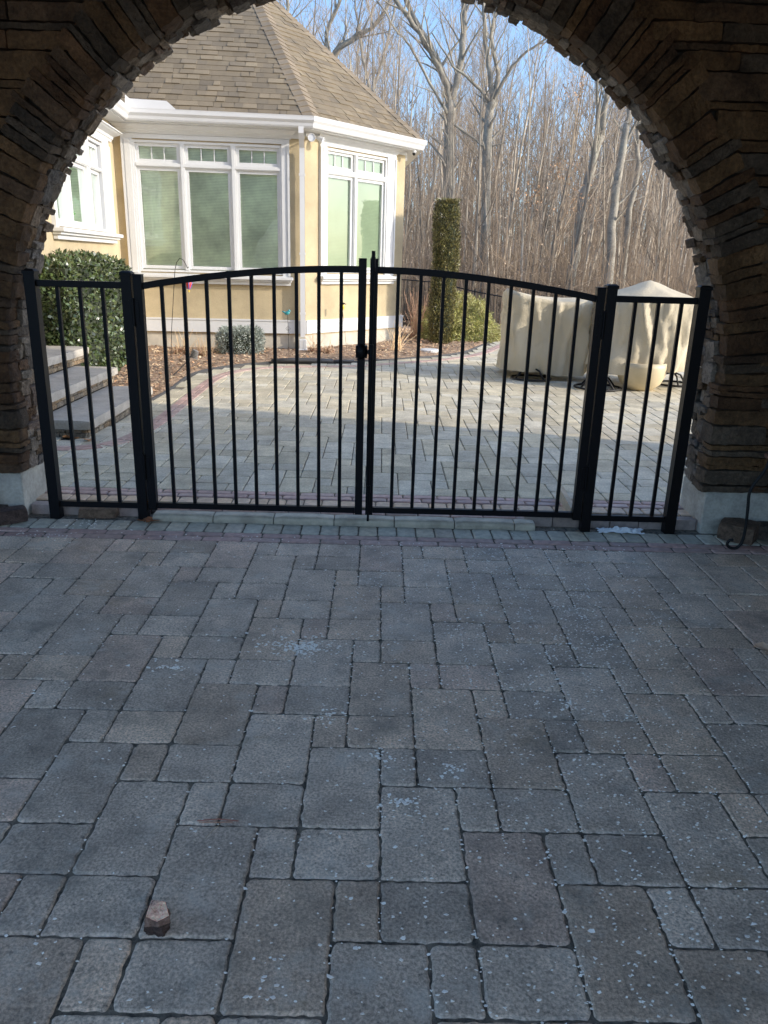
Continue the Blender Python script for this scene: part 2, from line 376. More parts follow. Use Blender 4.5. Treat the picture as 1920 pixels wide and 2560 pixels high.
cb=mb.build('courtyard_brick_band',M['redbrick']); tag(cb,'curving double band of reddish bricks along the planting bed','brick border',kind='structure')
# joint sand below both pavings
mb=MB(); mb.box(-3.6,3.6,-9.6,.12,-.2,-.005); mb.box(-4.2,4.6,.12,.145,-.2,GZ-.02); mb.box(-4.6,8.6,.145,12.6,-.2,GZ-.010)
js=mb.build('joint_sand_bed',M['joint']); tag(js,'dark sand in the joints of the paving','sand',kind='structure')
# mulch bed
mb=MB(); nx,ny=110,130; X0,X1,Y0,Y1=-4.4,2.6,3.35,13.2; idx={}
for j in range(ny+1):
    for i in range(nx+1):
        x=X0+(X1-X0)*i/nx;y=Y0+(Y1-Y0)*j/ny; d=-side(x,y) if y>3.3 else -.2
        h=GZ-.05+max(-.03,min(.075,(d-.0)*.9+.035)) + (nz(x,y,0,2.5)*.02+nz(x,y,4,11)*.012 if d>.03 else 0)
        idx[i,j]=len(mb.v); mb.v.append((x,y,h if d>-.06 else GZ-.06)); mb.c.append((1,1,1))
for j in range(ny):
    for i in range(nx): mb.f.append((idx[i,j],idx[i+1,j],idx[i+1,j+1],idx[i,j+1])); mb.m.append(0)
bed=mb.build('mulch_bed',M['mulch'],smooth=True); tag(bed,'brown bark mulch bed around the house','mulch bed',kind='structure')
mb=MB(); rr=random.Random(3)
cnt=0
while cnt<15000:
    x=rr.uniform(-4,2.4);y=3.4+9*rr.random()**1.3
    d=-side(x,y)
    if d<.02: continue
    cnt+=1; h=GZ-.05+min(.075,d*.9+.035)+.008+nz(x,y,0,2.5)*.02+rr.random()*.012
    a=rr.uniform(0,PI); t=rr.uniform(-.5,.5); dd=Vector((math.cos(a),math.sin(a),t)); L=rr.uniform(.02,.07)
    cc=rr.choice([(.34,.2,.11),(.24,.14,.08),(.42,.27,.15),(.15,.09,.06),(.50,.36,.22),(.38,.19,.09)])
    mb.leaf(Vector((x,y,h)),dd,Vector((rr.uniform(-.5,.5),rr.uniform(-.5,.5),1)),L,L*rr.uniform(.25,.6),cc)
ch=mb.build('mulch_chips',M['chip']); tag(ch,'loose bark chips and dead leaves on the mulch bed','mulch',kind='stuff')
# bed edging
mb=MB(); P=[Vector((x-.0,y,0)) for x,y in edgeS]
for off,h in ((0,0),):
    vs=[]
    for i,p in enumerate(P):
        d=(P[min(i+1,len(P)-1)]-P[max(i-1,0)]).normalized(); n=Vector((-d.y,d.x,0))
        for (o,z) in ((.0,GZ-.03),(.0,GZ+.018),(.015,GZ+.022),(.02,GZ+.0)): vs.append(p+n*o+Vector((0,0,z)))
    mb.add(vs,[(i*4+j,(i+1)*4+j,(i+1)*4+j+1,i*4+j+1) for i in range(len(P)-1) for j in range(3)])
e_=mb.build('bed_edging',M['edging']); tag(e_,'thin black plastic edging strip curving between pavers and mulch','edging')

mb=MB(); mb.tube([(-1.42,6.50,.10),(-1.1,6.60,.105),(-.8,6.66,.10),(-.58,6.68,.095)],[.03,.034,.034,.028],8); mb.tube([(-.6,6.68,.095),(-.3,6.86,.085)],[.02,.016],6)
bp_=mb.build('drain_hose',M['edging'],smooth=True); tag(bp_,'thick black hose lying along the mulch edge before the house','hose')
# terrain
def terr(x,y):
    b=-.02
    if y>12.5: b-=min(1,(y-12.5)/7)*1.0
    if x>2 and y>12.5: b-=.25*min(1,(x-2)/4)*min(1,(y-12.5)/3)
    if y>24: b+=(y-24)*.045
    b+=nz(x,y,0,.15)*.25*min(1,max(0,(y-13)/5))
    return b-.02
mb=MB(); xs=[-120,-70,-40,-25,-15,-10,-7]+[-5+i*.8 for i in range(40)]+[30,36,45,60,90,130]
ys=[-130,-70,-35,-20,-12,-10,-5,0,6,11,12.4]+[13+i*.9 for i in range(22)]+[34,38,43,50,58,68,80,100,140,200]
for y in ys:
    for x in xs:
        zz=terr(x,y) if y>=12.5 else -.06
        mb.v.append((x,y,zz)); mb.c.append((1,1,1))
w_=len(xs)
for j in range(len(ys)-1):
    for i in range(w_-1): mb.f.append((j*w_+i,j*w_+i+1,(j+1)*w_+i+1,(j+1)*w_+i)); mb.m.append(0)
g=mb.build('ground',M['ground'],smooth=True); tag(g,'brown leaf covered ground sloping into the woods','ground',kind='structure')

# ------------------------------------------------------------------ stone archway
ARC_R,ARC_Z=1.91,.84
arch=thing('stone_archway','dark stone veneered wall with a wide round arch framing the gate','archway',(0,.17,0))
def scol(r,front=True):  # face tones carry the passage shade, reveal tones the courtyard light
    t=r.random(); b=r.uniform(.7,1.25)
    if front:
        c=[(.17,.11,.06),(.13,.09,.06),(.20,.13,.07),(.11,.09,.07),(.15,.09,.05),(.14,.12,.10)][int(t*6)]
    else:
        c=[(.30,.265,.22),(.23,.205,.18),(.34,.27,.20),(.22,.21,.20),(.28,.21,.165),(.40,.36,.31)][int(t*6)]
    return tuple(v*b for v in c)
r_=random.Random(11)
JZ=.255; jam=ARC_Z-JZ; arcL=PI*ARC_R; TOT=2*jam+arcL
def path(s):
    """point on intrados, outward radial, tangent"""
    if s<jam: return Vector((-ARC_R,0,JZ+s)),Vector((-1,0,0)),Vector((0,0,1))
    if s>jam+arcL: return Vector((ARC_R,0,ARC_Z-(s-jam-arcL))),Vector((1,0,0)),Vector((0,0,-1))
    a=PI-(s-jam)/ARC_R; n=Vector((math.cos(a),0,math.sin(a)))
    return Vector((0,0,ARC_Z))+n*ARC_R,n,Vector((math.sin(a),0,-math.cos(a)))
YY=Vector((0,1,0))
mf=MB(); s=0; k=0
while s<TOT-.01:
    t=r_.choice([.032,.042,.05,.06,.07,.085,.11]); t=min(t,TOT-s)
    if TOT-s-t<.03: t=TOT-s
    p,n,tg=path(s+t/2); L=r_.uniform(.215,.29) if p.z>1.0 else r_.uniform(.26,.55)
    inn=r_.uniform(-.018,.012); y0,y1=-.045+r_.uniform(-.014,.012),r_.uniform(.06,.12)
    fl=1+(L*.5)/ARC_R if p.z>ARC_Z else 1
    tt=(t*fl)/2-.0035
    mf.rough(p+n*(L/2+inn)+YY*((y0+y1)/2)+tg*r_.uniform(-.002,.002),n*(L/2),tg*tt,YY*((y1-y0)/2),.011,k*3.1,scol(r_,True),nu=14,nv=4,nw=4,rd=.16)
    s+=t;k+=1
mf.build('arch_stone',M['stone_front'],arch)
mr_=MB()
for (ya,yb_) in ((.09,.18),(.175,.265),(.26,.35)):
    s=0
    while s<TOT-.01:
        t=r_.choice([.035,.05,.06,.075,.09,.12]); t=min(t,TOT-s)
        if TOT-s-t<.03: t=TOT-s
        p,n,tg=path(s+t/2); inn=r_.uniform(-.024,.018)+(.022 if ya>.2 else .008 if ya>.15 else 0)
        a=ya+r_.uniform(-.03,.01); b=yb_+r_.uniform(-.015,.03)
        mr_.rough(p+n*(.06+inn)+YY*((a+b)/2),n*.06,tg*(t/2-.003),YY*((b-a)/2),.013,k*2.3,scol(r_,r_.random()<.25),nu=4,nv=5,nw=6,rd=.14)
        s+=t;k+=1
mr_.build('reveal_stone',M['stone_rev'],arch)
# horizontal courses on the face
mc=MB(); 
z=.262
while z<3.55:
    t=r_.choice([.035,.045,.055,.07,.085,.1,.13]); zc=z+t/2
    dz=max(0,zc-ARC_Z); RO=ARC_R+.235
    for sg in (-1,1):
        x=math.sqrt(max(0,RO*RO-dz*dz)) if dz<RO else 0
        if zc<ARC_Z+.1: x=ARC_R+.27
        x-=r_.uniform(0,.05)
        if dz>=RO and sg<0: x=-3.2
        while True:
            L=r_.uniform(.22,.7)
            if sg>0 or dz<RO:
                if x>3.2: break
                a,b=x,min(x+L,3.25)
                if dz>=RO and sg>0: break
                cx=sg*(a+b)/2
            else:
                if x>3.2: break
                a,b=x,x+L; cx=(a+b)/2
            yf=-.03+r_.uniform(-.018,.012)
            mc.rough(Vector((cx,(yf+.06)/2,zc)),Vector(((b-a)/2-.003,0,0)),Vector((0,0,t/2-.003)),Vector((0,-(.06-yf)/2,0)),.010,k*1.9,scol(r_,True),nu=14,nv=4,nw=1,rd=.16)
            x+=L;k+=1
    z+=t
mc.build('ledge_stone_course',M['stone_front'],arch)
# core with arch opening
def arch_slab(mb,y0,y1,rad,xo,zt,zb,zc=ARC_Z,n=40):
    pts=[(-rad,zb)]+[(rad*math.cos(PI-PI*i/n),zc+rad*math.sin(PI-PI*i/n)) for i in range(n+1)]+[(rad,zb)]
    for (xa,za),(xb,zb_) in zip(pts,pts[1:]):
        def outer(x,z):
            if abs(x)<=rad and z>zc+.01: return (x*xo/rad,zt)
            return (math.copysign(xo,x),z)
        oa=outer(xa,za); ob=outer(xb,zb_)
        if za<=zc+.01 and zb_>zc+.01: oa=(math.copysign(xo,xa),za)
        q=[(xa,za),(xb,zb_),ob,oa]
        vs=[(x,y0,z) for x,z in q]+[(x,y1,z) for x,z in q]
        mb.add(vs,[(0,1,2,3),(7,6,5,4),(0,4,5,1),(1,5,6,2),(2,6,7,3),(3,7,4,0)],(1,1,1))
    # fill upper corners
    for sg in (-1,1):
        vs=[(sg*xo,y0,zc),(sg*xo,y0,zt),(sg*xo*.97,y0,zt)]
mb=MB(); arch_slab(mb,.012,.32,ARC_R+.045,3.6,3.62,.0)
mb.build('wall_core',M['mortar'],arch)
for sg in (-1,1):
    xa,xb=(sg*(ARC_R+.03),sg*3.2)
    mb=MB(); mb.box(min(xa,xb),max(xa,xb),-.004,.34,-.05,.25)
    bevel(mb.build('concrete_base',M['concrete'],arch),.006)
# the building above and around the passage (casts the courtyard shadow)
mb=MB()
mb.box(-3.9,9.1,-6.0,.30,3.64,5.9)
mb.box(3.6,9.1,-6.0,.30,-.1,3.64)
mb.box(-3.9,-3.6,-1.0,.30,-.1,3.64)
mb.box(-3.6,-3.2,-.5,.012,-.1,3.63); mb.box(3.2,3.6,-6.0,.012,-.1,3.63)
mb.build('upper_wall',mat('building_stone_wall',(.2,.15,.1),.9,nscale=4,namt=.5,bump=.03,bscale=8),arch)
mb=MB(); mb.box(-3.2,3.2,-6.0,.012,3.56,3.635); mb.build('passage_ceiling',M['plaster'],arch)
mb=MB(); mb.add([(-4.3,-6.4,5.92),(9.5,-6.4,5.92),(9.5,.7,5.92),(-4.3,.7,5.92),(-4.3+2,-2.9,8),(9.5-2,-2.9,8)],[(0,1,5,4),(1,2,5),(2,3,4,5),(3,0,4),(0,3,2,1)],(.2,.17,.13))
mb.build('roof',M['shingle'],arch)

# loose stones by the pillars
def loose(name,label,cat,O,U,Vv,W,col,seed,grp=None,amp=.004,nu=4,nv=3,nw=3):
    m_=MB(); m_.rough(Vector(O),Vector(U),Vector(Vv),Vector(W),amp,seed,col,nu=nu,nv=nv,nw=nw)
    o=m_.build(name,M['stone_rev']); tag(o,label,cat,grp); return o
a=R(38); 
loose('loose_brick','long dark brick lying on the pavers at the foot of the left pillar','brick',(-2.02,-.16,.042),(.145*math.cos(a),.145*math.sin(a),0),(-.048*math.sin(a),.048*math.cos(a),0),(0,0,.04),(.16,.12,.11),1,amp=.003)
loose('loose_stone','round brown stone leaning on the left pillar above the loose brick','stone',(-2.17,-.07,.11),(.08,.0,.02),(0,.045,0),(-.01,0,.05),(.20,.15,.12),2)
loose('loose_stone','lower grey stone wedged behind the loose brick at the left pillar','stone',(-2.12,-.06,.035),(.09,.02,0),(0,.045,0),(0,0,.034),(.17,.14,.13),3)
loose('broken_stone','broken tan stone lying between the two left gate posts','stone',(-1.53,.012,.026),(.105,.004,0),(0,.03,0),(0,.006,.026),(.26,.19,.14),4,amp=.008)
loose('loose_brick','brown brick lying beside the right pillar nearest the hook stand','brick',(2.12,-.09,.05),(.075,-.06,0),(.055,.075,0),(0,0,.05),(.22,.16,.12),5,amp=.003)
loose('loose_brick','darker brick behind the hook stand against the right pillar','brick',(2.32,-.075,.045),(.11,-.01,0),(.005,.05,0),(0,0,.043),(.15,.13,.11),6,amp=.003)
# foreground stone: lit top and shaded sides painted into the vertex colours
m_=MB(); q0=Vector((-.405,-2.832,0)); bt=[(-.024,-.020),(.018,-.024),(.028,-.002),(.016,.022),(-.022,.020)]; md=[(-.027,-.023,.026),(.012,-.026,.030),(.029,-.006,.022),(.020,.022,.030),(-.022,.024,.034)]; tp=[(-.021,-.016,.046),(.004,-.018,.036),(.027,-.004,.038),(.014,.019,.054),(-.017,.020,.060)]
r0=[q0+Vector((x,y,0)) for x,y in bt]; r1=[q0+Vector(p) for p in md]; r3=[q0+Vector(p) for p in tp]; N5=range(5)
m_.add(r0+r1,[tuple(range(4,-1,-1))]+[(i,(i+1)%5,5+(i+1)%5,5+i) for i in N5],(.12,.085,.075))
m_.add(r1+r3,[(i,(i+1)%5,5+(i+1)%5,5+i) for i in N5],(.42,.29,.24)); m_.add(r3+[q0+Vector((.0,.004,.051))],[(i,(i+1)%5,5) for i in N5],(1.9,1.4,1.15))
fs_=m_.build('broken_stone_chunk',M['stone_rev']); ms=fs_.modifiers.new('sub','SUBSURF'); ms.subdivision_type='SIMPLE'; ms.levels=ms.render_levels=4; tx=bpy.data.textures.new('stone_noise','CLOUDS'); tx.noise_scale=.014; tx.noise_depth=4; md_=fs_.modifiers.new('disp','DISPLACE'); md_.texture=tx; md_.strength=.016; md_.mid_level=.5; tag(fs_,'small broken pinkish brown stone chunk alone on the foreground pavers','stone')

# white flakes scattered on the pavers
mb=MB(); rr=random.Random(21)
def flake(x,y,s):
    n=rr.choice([3,4,5]); a0=rr.uniform(0,6); z=rr.uniform(.0015,.004); t1,t2=rr.uniform(-.35,.35),rr.uniform(-.35,.35)
    vs=[]
    for i in range(n):
        a=a0+2*PI*i/n; q=s*rr.uniform(.5,1.1); dx,dy=q*math.cos(a)*1.2,q*math.sin(a)*.8
        vs.append((x+dx,y+dy,z+max(-.001,dx*t1+dy*t2)))
    mb.add(vs+[(p[0],p[1],p[2]-.0012) for p in vs],[tuple(range(n))]+[(i,n+i,n+(i+1)%n,(i+1)%n) for i in range(n)],(1,1,1))
for i in range(4600):
    if rr.random()<.68: x,y=rr.gauss(.75,.42),rr.uniform(-3.1,-.3)
    else: x,y=rr.uniform(-1.3,1.5),rr.uniform(-3.4,-.25)
    if rr.random()<.3:
        # collect in the joints
        x=OX+round((x-OX)/(PW/2))*(PW/2)+rr.uniform(-.004,.004)
    flake(x,y,rr.uniform(.0018,.0050)*(1 if rr.random()<.94 else 1.7))
for (cx,cy,sx,sy,n,s) in ((-.20,-1.50,.07,.035,190,.0035),(-.30,-1.47,.09,.04,50,.003),(-.08,-1.97,.03,.025,40,.003),(.16,-2.39,.022,.015,50,.003),(.97,-1.2,.09,.28,170,.0022),(.95,-1.45,.14,.1,120,.0022),(.75,-1.86,.02,.02,35,.003),(.31,-2.24,.025,.02,30,.003),(-.67,-1.68,.03,.012,30,.004),(-1.55,-.12,.12,.05,60,.0028),(-1.7,-.3,.15,.05,50,.0022),(.1,-2.18,.03,.03,20,.003),(-.14,-2.95,.03,.05,14,.003),(-.4,-3.05,.08,.05,12,.0026)):
    for i in range(n): kk=math.exp(rr.gauss(0,.7)); flake(rr.gauss(cx,sx*kk),rr.gauss(cy,sy*kk),rr.uniform(.8,2.6)*s)
fl=mb.build('white_flakes',M['flake']); tag(fl,'scattered white paint flakes and plaster crumbs on the pavers','flakes',kind='stuff')

# plastic sheet, wood board, leaf, needles
mb=MB(); n=16; vs=[]
for j in range(n+1):
    for i in range(n+1):
        u,v=i/n-.5,j/n-.5; x=1.47+u*.25*(1+.3*nz(u*3,v*3,1)); y=-.03+v*.075*(1+.5*nz(u*4,v,7)); z=.004+abs(nz(u*6,v*6,3))*.05*(1-abs(2*u)**3)*(1-abs(2*v)**3)+abs(nz(u*15,v*15,1))*.012
        vs.append((x,y,z))
mb.add(vs,[(j*(n+1)+i,j*(n+1)+i+1,(j+1)*(n+1)+i+1,(j+1)*(n+1)+i) for j in range(n) for i in range(n)])
pl=mb.build('plastic_sheet',M['plastic']); tag(pl,'crumpled clear plastic sheet lying under the right side panel','plastic sheet')
mb=MB(); mb.rough(Vector((1.215,.25,.085)),Vector((.005,.20,.012)),Vector((.018,0,-.004)),Vector((0,0,.035)),.001,3,(1,1,1),nu=4,nv=2,nw=2,rd=.05)
wb=mb.build('wood_board',M['wood']); tag(wb,'short pale wooden board leaning behind the right hinge post','board')
def dead_leaf(name,label,p,rz,s,col,grp=None):
    m_=MB(); vs=[];n=8;K=5
    for i in range(n+1):
        t=i/n; w=.42*math.sin(PI*min(1,t*1.02))**.7*(1+.25*math.sin(t*19))
        for j in range(K):
            v=j/(K-1)*2-1; x=(t-.5)*s; y=v*w*s; z=.004+abs(v)**1.5*s*.22*(.6+.4*math.sin(t*5))+.03*s*math.sin(t*7+v*3)
            c,s_=math.cos(rz),math.sin(rz); vs.append((p[0]+x*c-y*s_,p[1]+x*s_+y*c,p[2]+max(.001,z)))
    m_.add(vs,[(i*K+j,(i+1)*K+j,(i+1)*K+j+1,i*K+j+1) for i in range(n) for j in range(K-1)],col)
    o=m_.build(name,M['deadleaf'],smooth=True); tag(o,label,'leaf',grp)
dead_leaf('dead_leaf','curled pale brown leaf on the foreground pavers at the right edge',(1.635,-1.43,0),-.5,.075,(.42,.27,.17))
dead_leaf('dead_leaf','dry reddish leaf at the foot of the left hinge post',(-1.2,-.05,.0),.8,.09,(.22,.08,.03))
dead_leaf('dead_leaf','brown leaf caught between left hinge post and threshold stone',(-1.265,-.045,.0),2.3,.075,(.17,.07,.03))
dead_leaf('dead_leaf','large dry brown leaf resting against the riser of the lowest step',(-2.33,1.70,GZ),.3,.12,(.25,.12,.05))
dead_leaf('dead_leaf','smaller dry leaf beside the corner of the lowest step',(-2.17,1.64,GZ),1.9,.09,(.3,.15,.07))
mb=MB(); mb.tube([(-.395,-2.490,.006),(-.34,-2.484,.008),(-.285,-2.488,.006)],.0016,5,(.24,.09,.06)); mb.tube([(-.39,-2.494,.005),(-.34,-2.495,.007),(-.30,-2.491,.005)],.0014,5,(.30,.14,.08)); mb.tube([(-.36,-2.55,.004),(-.33,-2.50,.008)],.0008,4,(.3,.22,.12))
nd=mb.build('pine_needle_bundle',M['deadleaf']); tag(nd,'thin reddish pine needles lying in a joint between foreground pavers','pine needles')

# iron hook stand at the right
hs=thing('plant_stand','dark iron plant stand with curled foot beside the right pillar','plant stand',(2.20,-.30,0))
mb=MB()
def hookleg(rot):
    P=[(.09,.52),(.10,.46),(.15,.38),(.168,.33),(.158,.25),(.15,.12),(.155,.05),(.178,.018),(.21,.016),(.238,.036),(.23,.062),(.207,.066)]
    return [Vector((2.20,-.30,0))+Matrix.Rotation(rot,3,'Z')@Vector((r_q,0,z)) for r_q,z in P]
for i,rot in enumerate((PI,PI+2.09,PI+4.18)):
    m_=MB(); Q=hookleg(rot); 
    # smooth
    for _ in range(2):
        N_=[Q[0]]
        for a_,b_ in zip(Q,Q[1:]): N_+=[a_*.75+b_*.25,a_*.25+b_*.75]
        Q=N_+[Q[-1]]
    m_.tube(Q,.0085,8); m_.build('leg',M['iron'],hs,smooth=True)
m_=MB(); m_.lathe([(.001,.515),(.10,.515),(.11,.522),(.11,.532),(.10,.536),(.001,.534)],24,(2.20,-.30,0)); m_.build('top_plate',mat('rusty_iron',(.16,.07,.045),.7,nscale=40,namt=.4),hs,smooth=False)

# ------------------------------------------------------------------ gate and side panels
def bxm(x0,x1,y0,y1,z0,z1,b=.002):
    m_=MB(); m_.box(x0,x1,y0,y1,z0,z1); return m_
YG=.0
def post(parent,x0,x1,zt,z0=-.01):
    yc=YG; h=(x1-x0)/2
    bevel(bxm(x0,x1,yc-h,yc+h,z0,zt-.022).build('post',M['black'],parent))
    po=parent.children[-1]
    m_=MB(); m_.box(x0-.004,x1+.004,yc-h-.004,yc+h+.004,zt-.024,zt-.008); cx=(x0+x1)/2
    vs=[(x0-.004,yc-h-.004,zt-.008),(x1+.004,yc-h-.004,zt-.008),(x1+.004,yc+h+.004,zt-.008),(x0-.004,yc+h+.004,zt-.008),(x0+.01,yc-h+.01,zt),(x1-.01,yc-h+.01,zt),(x1-.01,yc+h-.01,zt),(x0+.01,yc+h-.01,zt)]
    m_.add(vs,[(0,1,5,4),(1,2,6,5),(2,3,7,6),(3,0,4,7),(4,5,6,7)])
    bevel(m_.build('post_cap',M['black'],parent),.001)
def panel(name,label,xa,xb,xc,xd,zt1,zt2,bars,railt,railb):
    t=thing(name,label,'fence panel',((xa+xd)/2,0,0))
    post(t,xa,xb,zt1); post(t,xc,xd,zt2)
    bevel(bxm(xb,xc,YG-.014,YG+.014,railt-.034,railt).build('rail',M['black'],t)); bevel(bxm(xb,xc,YG-.014,YG+.014,railb-.034,railb).build('rail',M['black'],t))
    for x in bars: bevel(bxm(x-.0095,x+.0095,YG-.0095,YG+.0095,railb,railt-.034).build('picket',M['black'],t),.0015)
    return t
panel('fence_panel','narrow black metal fence panel left of the gate beside the left pillar',-1.793,-1.735,-1.292,-1.238,1.355,1.36,(-1.633,-1.515,-1.397),1.303,.098)
panel('fence_panel','narrow black metal fence panel right of the gate beside the right pillar',1.242,1.296,1.724,1.784,1.362,1.368,(1.403,1.526,1.648),1.305,.092)
def leaf_gate(label,x0,x1,sgn,bars,zr):
    t=thing('gate_leaf',label,'gate',((x0+x1)/2,0,0),'leaves of the double gate')
    # x0 hinge side x1 latch side
    sg=1 if x1>x0 else -1
    hx=sorted((x0,x0+sg*.046)); lx=sorted((x1-sg*.042,x1))
    bevel(bxm(hx[0],hx[1],YG-.023,YG+.023,.062,1.338).build('hinge_stile',M['black'],t)); bevel(bxm(hx[0]-.001,hx[1]+.001,YG-.024,YG+.024,1.338,1.345).build('stile_cap',M['black'],t))
    bevel(bxm(lx[0],lx[1],YG-.021,YG+.021,.062,1.448).build('latch_stile',M['black'],t)); bevel(bxm(lx[0]-.001,lx[1]+.001,YG-.022,YG+.022,1.448,1.455).build('stile_cap',M['black'],t))
    # arched top rail
    a,b=x0+sg*.046,x1-sg*.042; n=28; m_=MB(); vs=[]
    def zt(x):
        u=(x-a)/(b-a); return 1.303+(.113)*math.sin(u*PI/2)**.92 if u>0 else 1.303
    for i in range(n+1):
        x=a+(b-a)*i/n; z=zt(x)
        for (dy,dz) in ((-.0145,0),(.0145,0),(.0145,-.035),(-.0145,-.035)): vs.append((x,YG+dy,z+dz))
    m_.add(vs,[(i*4+j,(i+1)*4+j,(i+1)*4+(j+1)%4,i*4+(j+1)%4) for i in range(n) for j in range(4)]+[(0,1,2,3),(n*4+3,n*4+2,n*4+1,n*4)])
    bevel(m_.build('top_rail',M['black'],t),.002)
    q=sorted((a,b)); bevel(bxm(q[0],q[1],YG-.0145,YG+.0145,zr-.034,zr).build('bottom_rail',M['black'],t))
    for x in bars: bevel(bxm(x-.0095,x+.0095,YG-.0095,YG+.0095,zr,zt(x)-.030).build('picket',M['black'],t),.0015)
    for z0,z1 in ((1.08,1.225),(.24,.385)):
        m_=MB(); gx=x0-sg*.004
        m_.box(gx-.008,gx+.008,YG-.03,YG-.012,z0,z1); m_.tube([(gx,YG-.03,z0),(gx,YG-.03,z1)],.008,10); m_.box(gx-.028,gx+.028,YG-.0275,YG-.0235,z0+.015,z1-.015)
        m_.build('hinge',M['black'],t)
    return t
gl=leaf_gate('left leaf of the black arched metal gate carrying the round latch housing',-1.230,-.016,1,[-1.087+.1175*i for i in range(9)],.102)
gr=leaf_gate('right leaf of the black arched metal gate with the drop rod',1.236,.002,-1,[.150+.1185*i for i in range(9)],.106)
m_=MB(); m_.ell((-.036,YG-.018,.98),(.032,.03,.042),14,10); m_.box(-.066,-.004,YG-.03,YG+.028,.948,1.012); m_.box(-.01,.012,YG-.03,YG-.018,.968,.992); m_.build('latch',M['black'],gl,smooth=False)
m_=MB(); m_.tube([(.018,YG-.032,.03),(.018,YG-.032,1.49)],.0065,8); m_.tube([(.018,YG-.032,1.39),(.018,YG-.032,1.462)],.0125,10); m_.tube([(.018,YG-.032,1.462),(.018,YG-.032,1.492)],.0105,10); m_.tube([(.018,YG-.032,.2),(.018,YG-.032,.24)],.011,8); m_.tube([(.018,YG-.032,.94),(.018,YG-.032,1.02)],.012,10); m_.build('drop_rod',M['black'],gr,smooth=False)

# ------------------------------------------------------------------ house
house=thing('house','tan stucco house with octagonal bay, white trimmed windows and shingled roof','house',(-1.8,9,0))
C1=Vector((-1.109,8.17,0)); a1,a2,a3,aw=R(5),R(50),R(95),R(-85)
def dirv(a): return Vector((math.cos(a),math.sin(a),0))
class Fr:
    def __init__(s,O,a): s.O=O; s.d=dirv(a); s.n=Vector((math.sin(a),-math.cos(a),0))
    def p(s,al,o,z): return s.O+s.d*al+s.n*o+Vector((0,0,z))
    def box(s,mb,a0,a1_,o0,o1,z0,z1,col=(1,1,1)):
        vs=[s.p(a,o,z) for z in (z0,z1) for o in (o0,o1) for a in (a0,a1_)]
        mb.add(vs,[(0,2,3,1),(4,5,7,6),(0,1,5,4),(2,6,7,3),(0,4,6,2),(1,3,7,5)],col)
F1=Fr(C1,a1); C2=C1+dirv(a2)*2.37; F2=Fr(C1,a2); F3=Fr(C2,a3)
P0=F1.p(-2.736,0,0); FW=Fr(P0,aw)   # wing frame: runs toward the camera; its outward normal must face +x
FW.n=Vector((math.cos(a1),math.sin(a1),0)) if FW.n.x<0 else FW.n
# window openings (along, z) per facet
def wallpan(mb,F,a0,a1_,z0,z1,holes,th=.12):
    xs_=sorted({a0,a1_,*[h[0] for h in holes],*[h[1] for h in holes]})
    for xa,xb in zip(xs_,xs_[1:]):
        hs_=[h for h in holes if h[0]<=xa+1e-6 and h[1]>=xb-1e-6]
        if hs_:
            h=hs_[0]; F.box(mb,xa,xb,-th,0,z0,h[2]); F.box(mb,xa,xb,-th,0,h[3],z1)
        else: F.box(mb,xa,xb,-th,0,z0,z1)
HT=3.2
w1=(-2.46,-.34,1.2,3.0); w2=(.44,1.87,1.24,3.04); ww=(.78,3.0,1.72,2.84)
m_=MB()
wallpan(m_,F1,-2.74,0,.3,HT,[w1]); wallpan(m_,F2,0,2.37,.3,HT,[w2]); wallpan(m_,F3,0,2.4,.3,HT,[]); wallpan(m_,FW,0,6.2,.3,HT,[ww])
m_.build('wall',M['stucco'],house)
m_=MB()
F1.box(m_,-2.76,-.0,-.2,-.012,-.1,.305); F2.box(m_,0,2.36,-.2,-.012,-.1,.305); F3.box(m_,0,2.4,-.2,-.012,-.1,.305); FW.box(m_,0,6.2,-.2,-.012,-.1,.305)
m_.build('foundation',M['found'],house)
m_=MB()
F1.box(m_,-2.74,.012,0.001,.035,.325,.525); F2.box(m_,-.0,2.40,0.001,.035,.325,.525); F3.box(m_,.0,2.4,0.001,.034,.326,.524); FW.box(m_,.036,6.2,0.001,.035,.325,.525)
F1.box(m_,-2.74,.008,.0355,.045,.505,.530); F2.box(m_,0,2.405,.0355,.045,.505,.530)
m_.build('water_table_trim',M['white'],house)
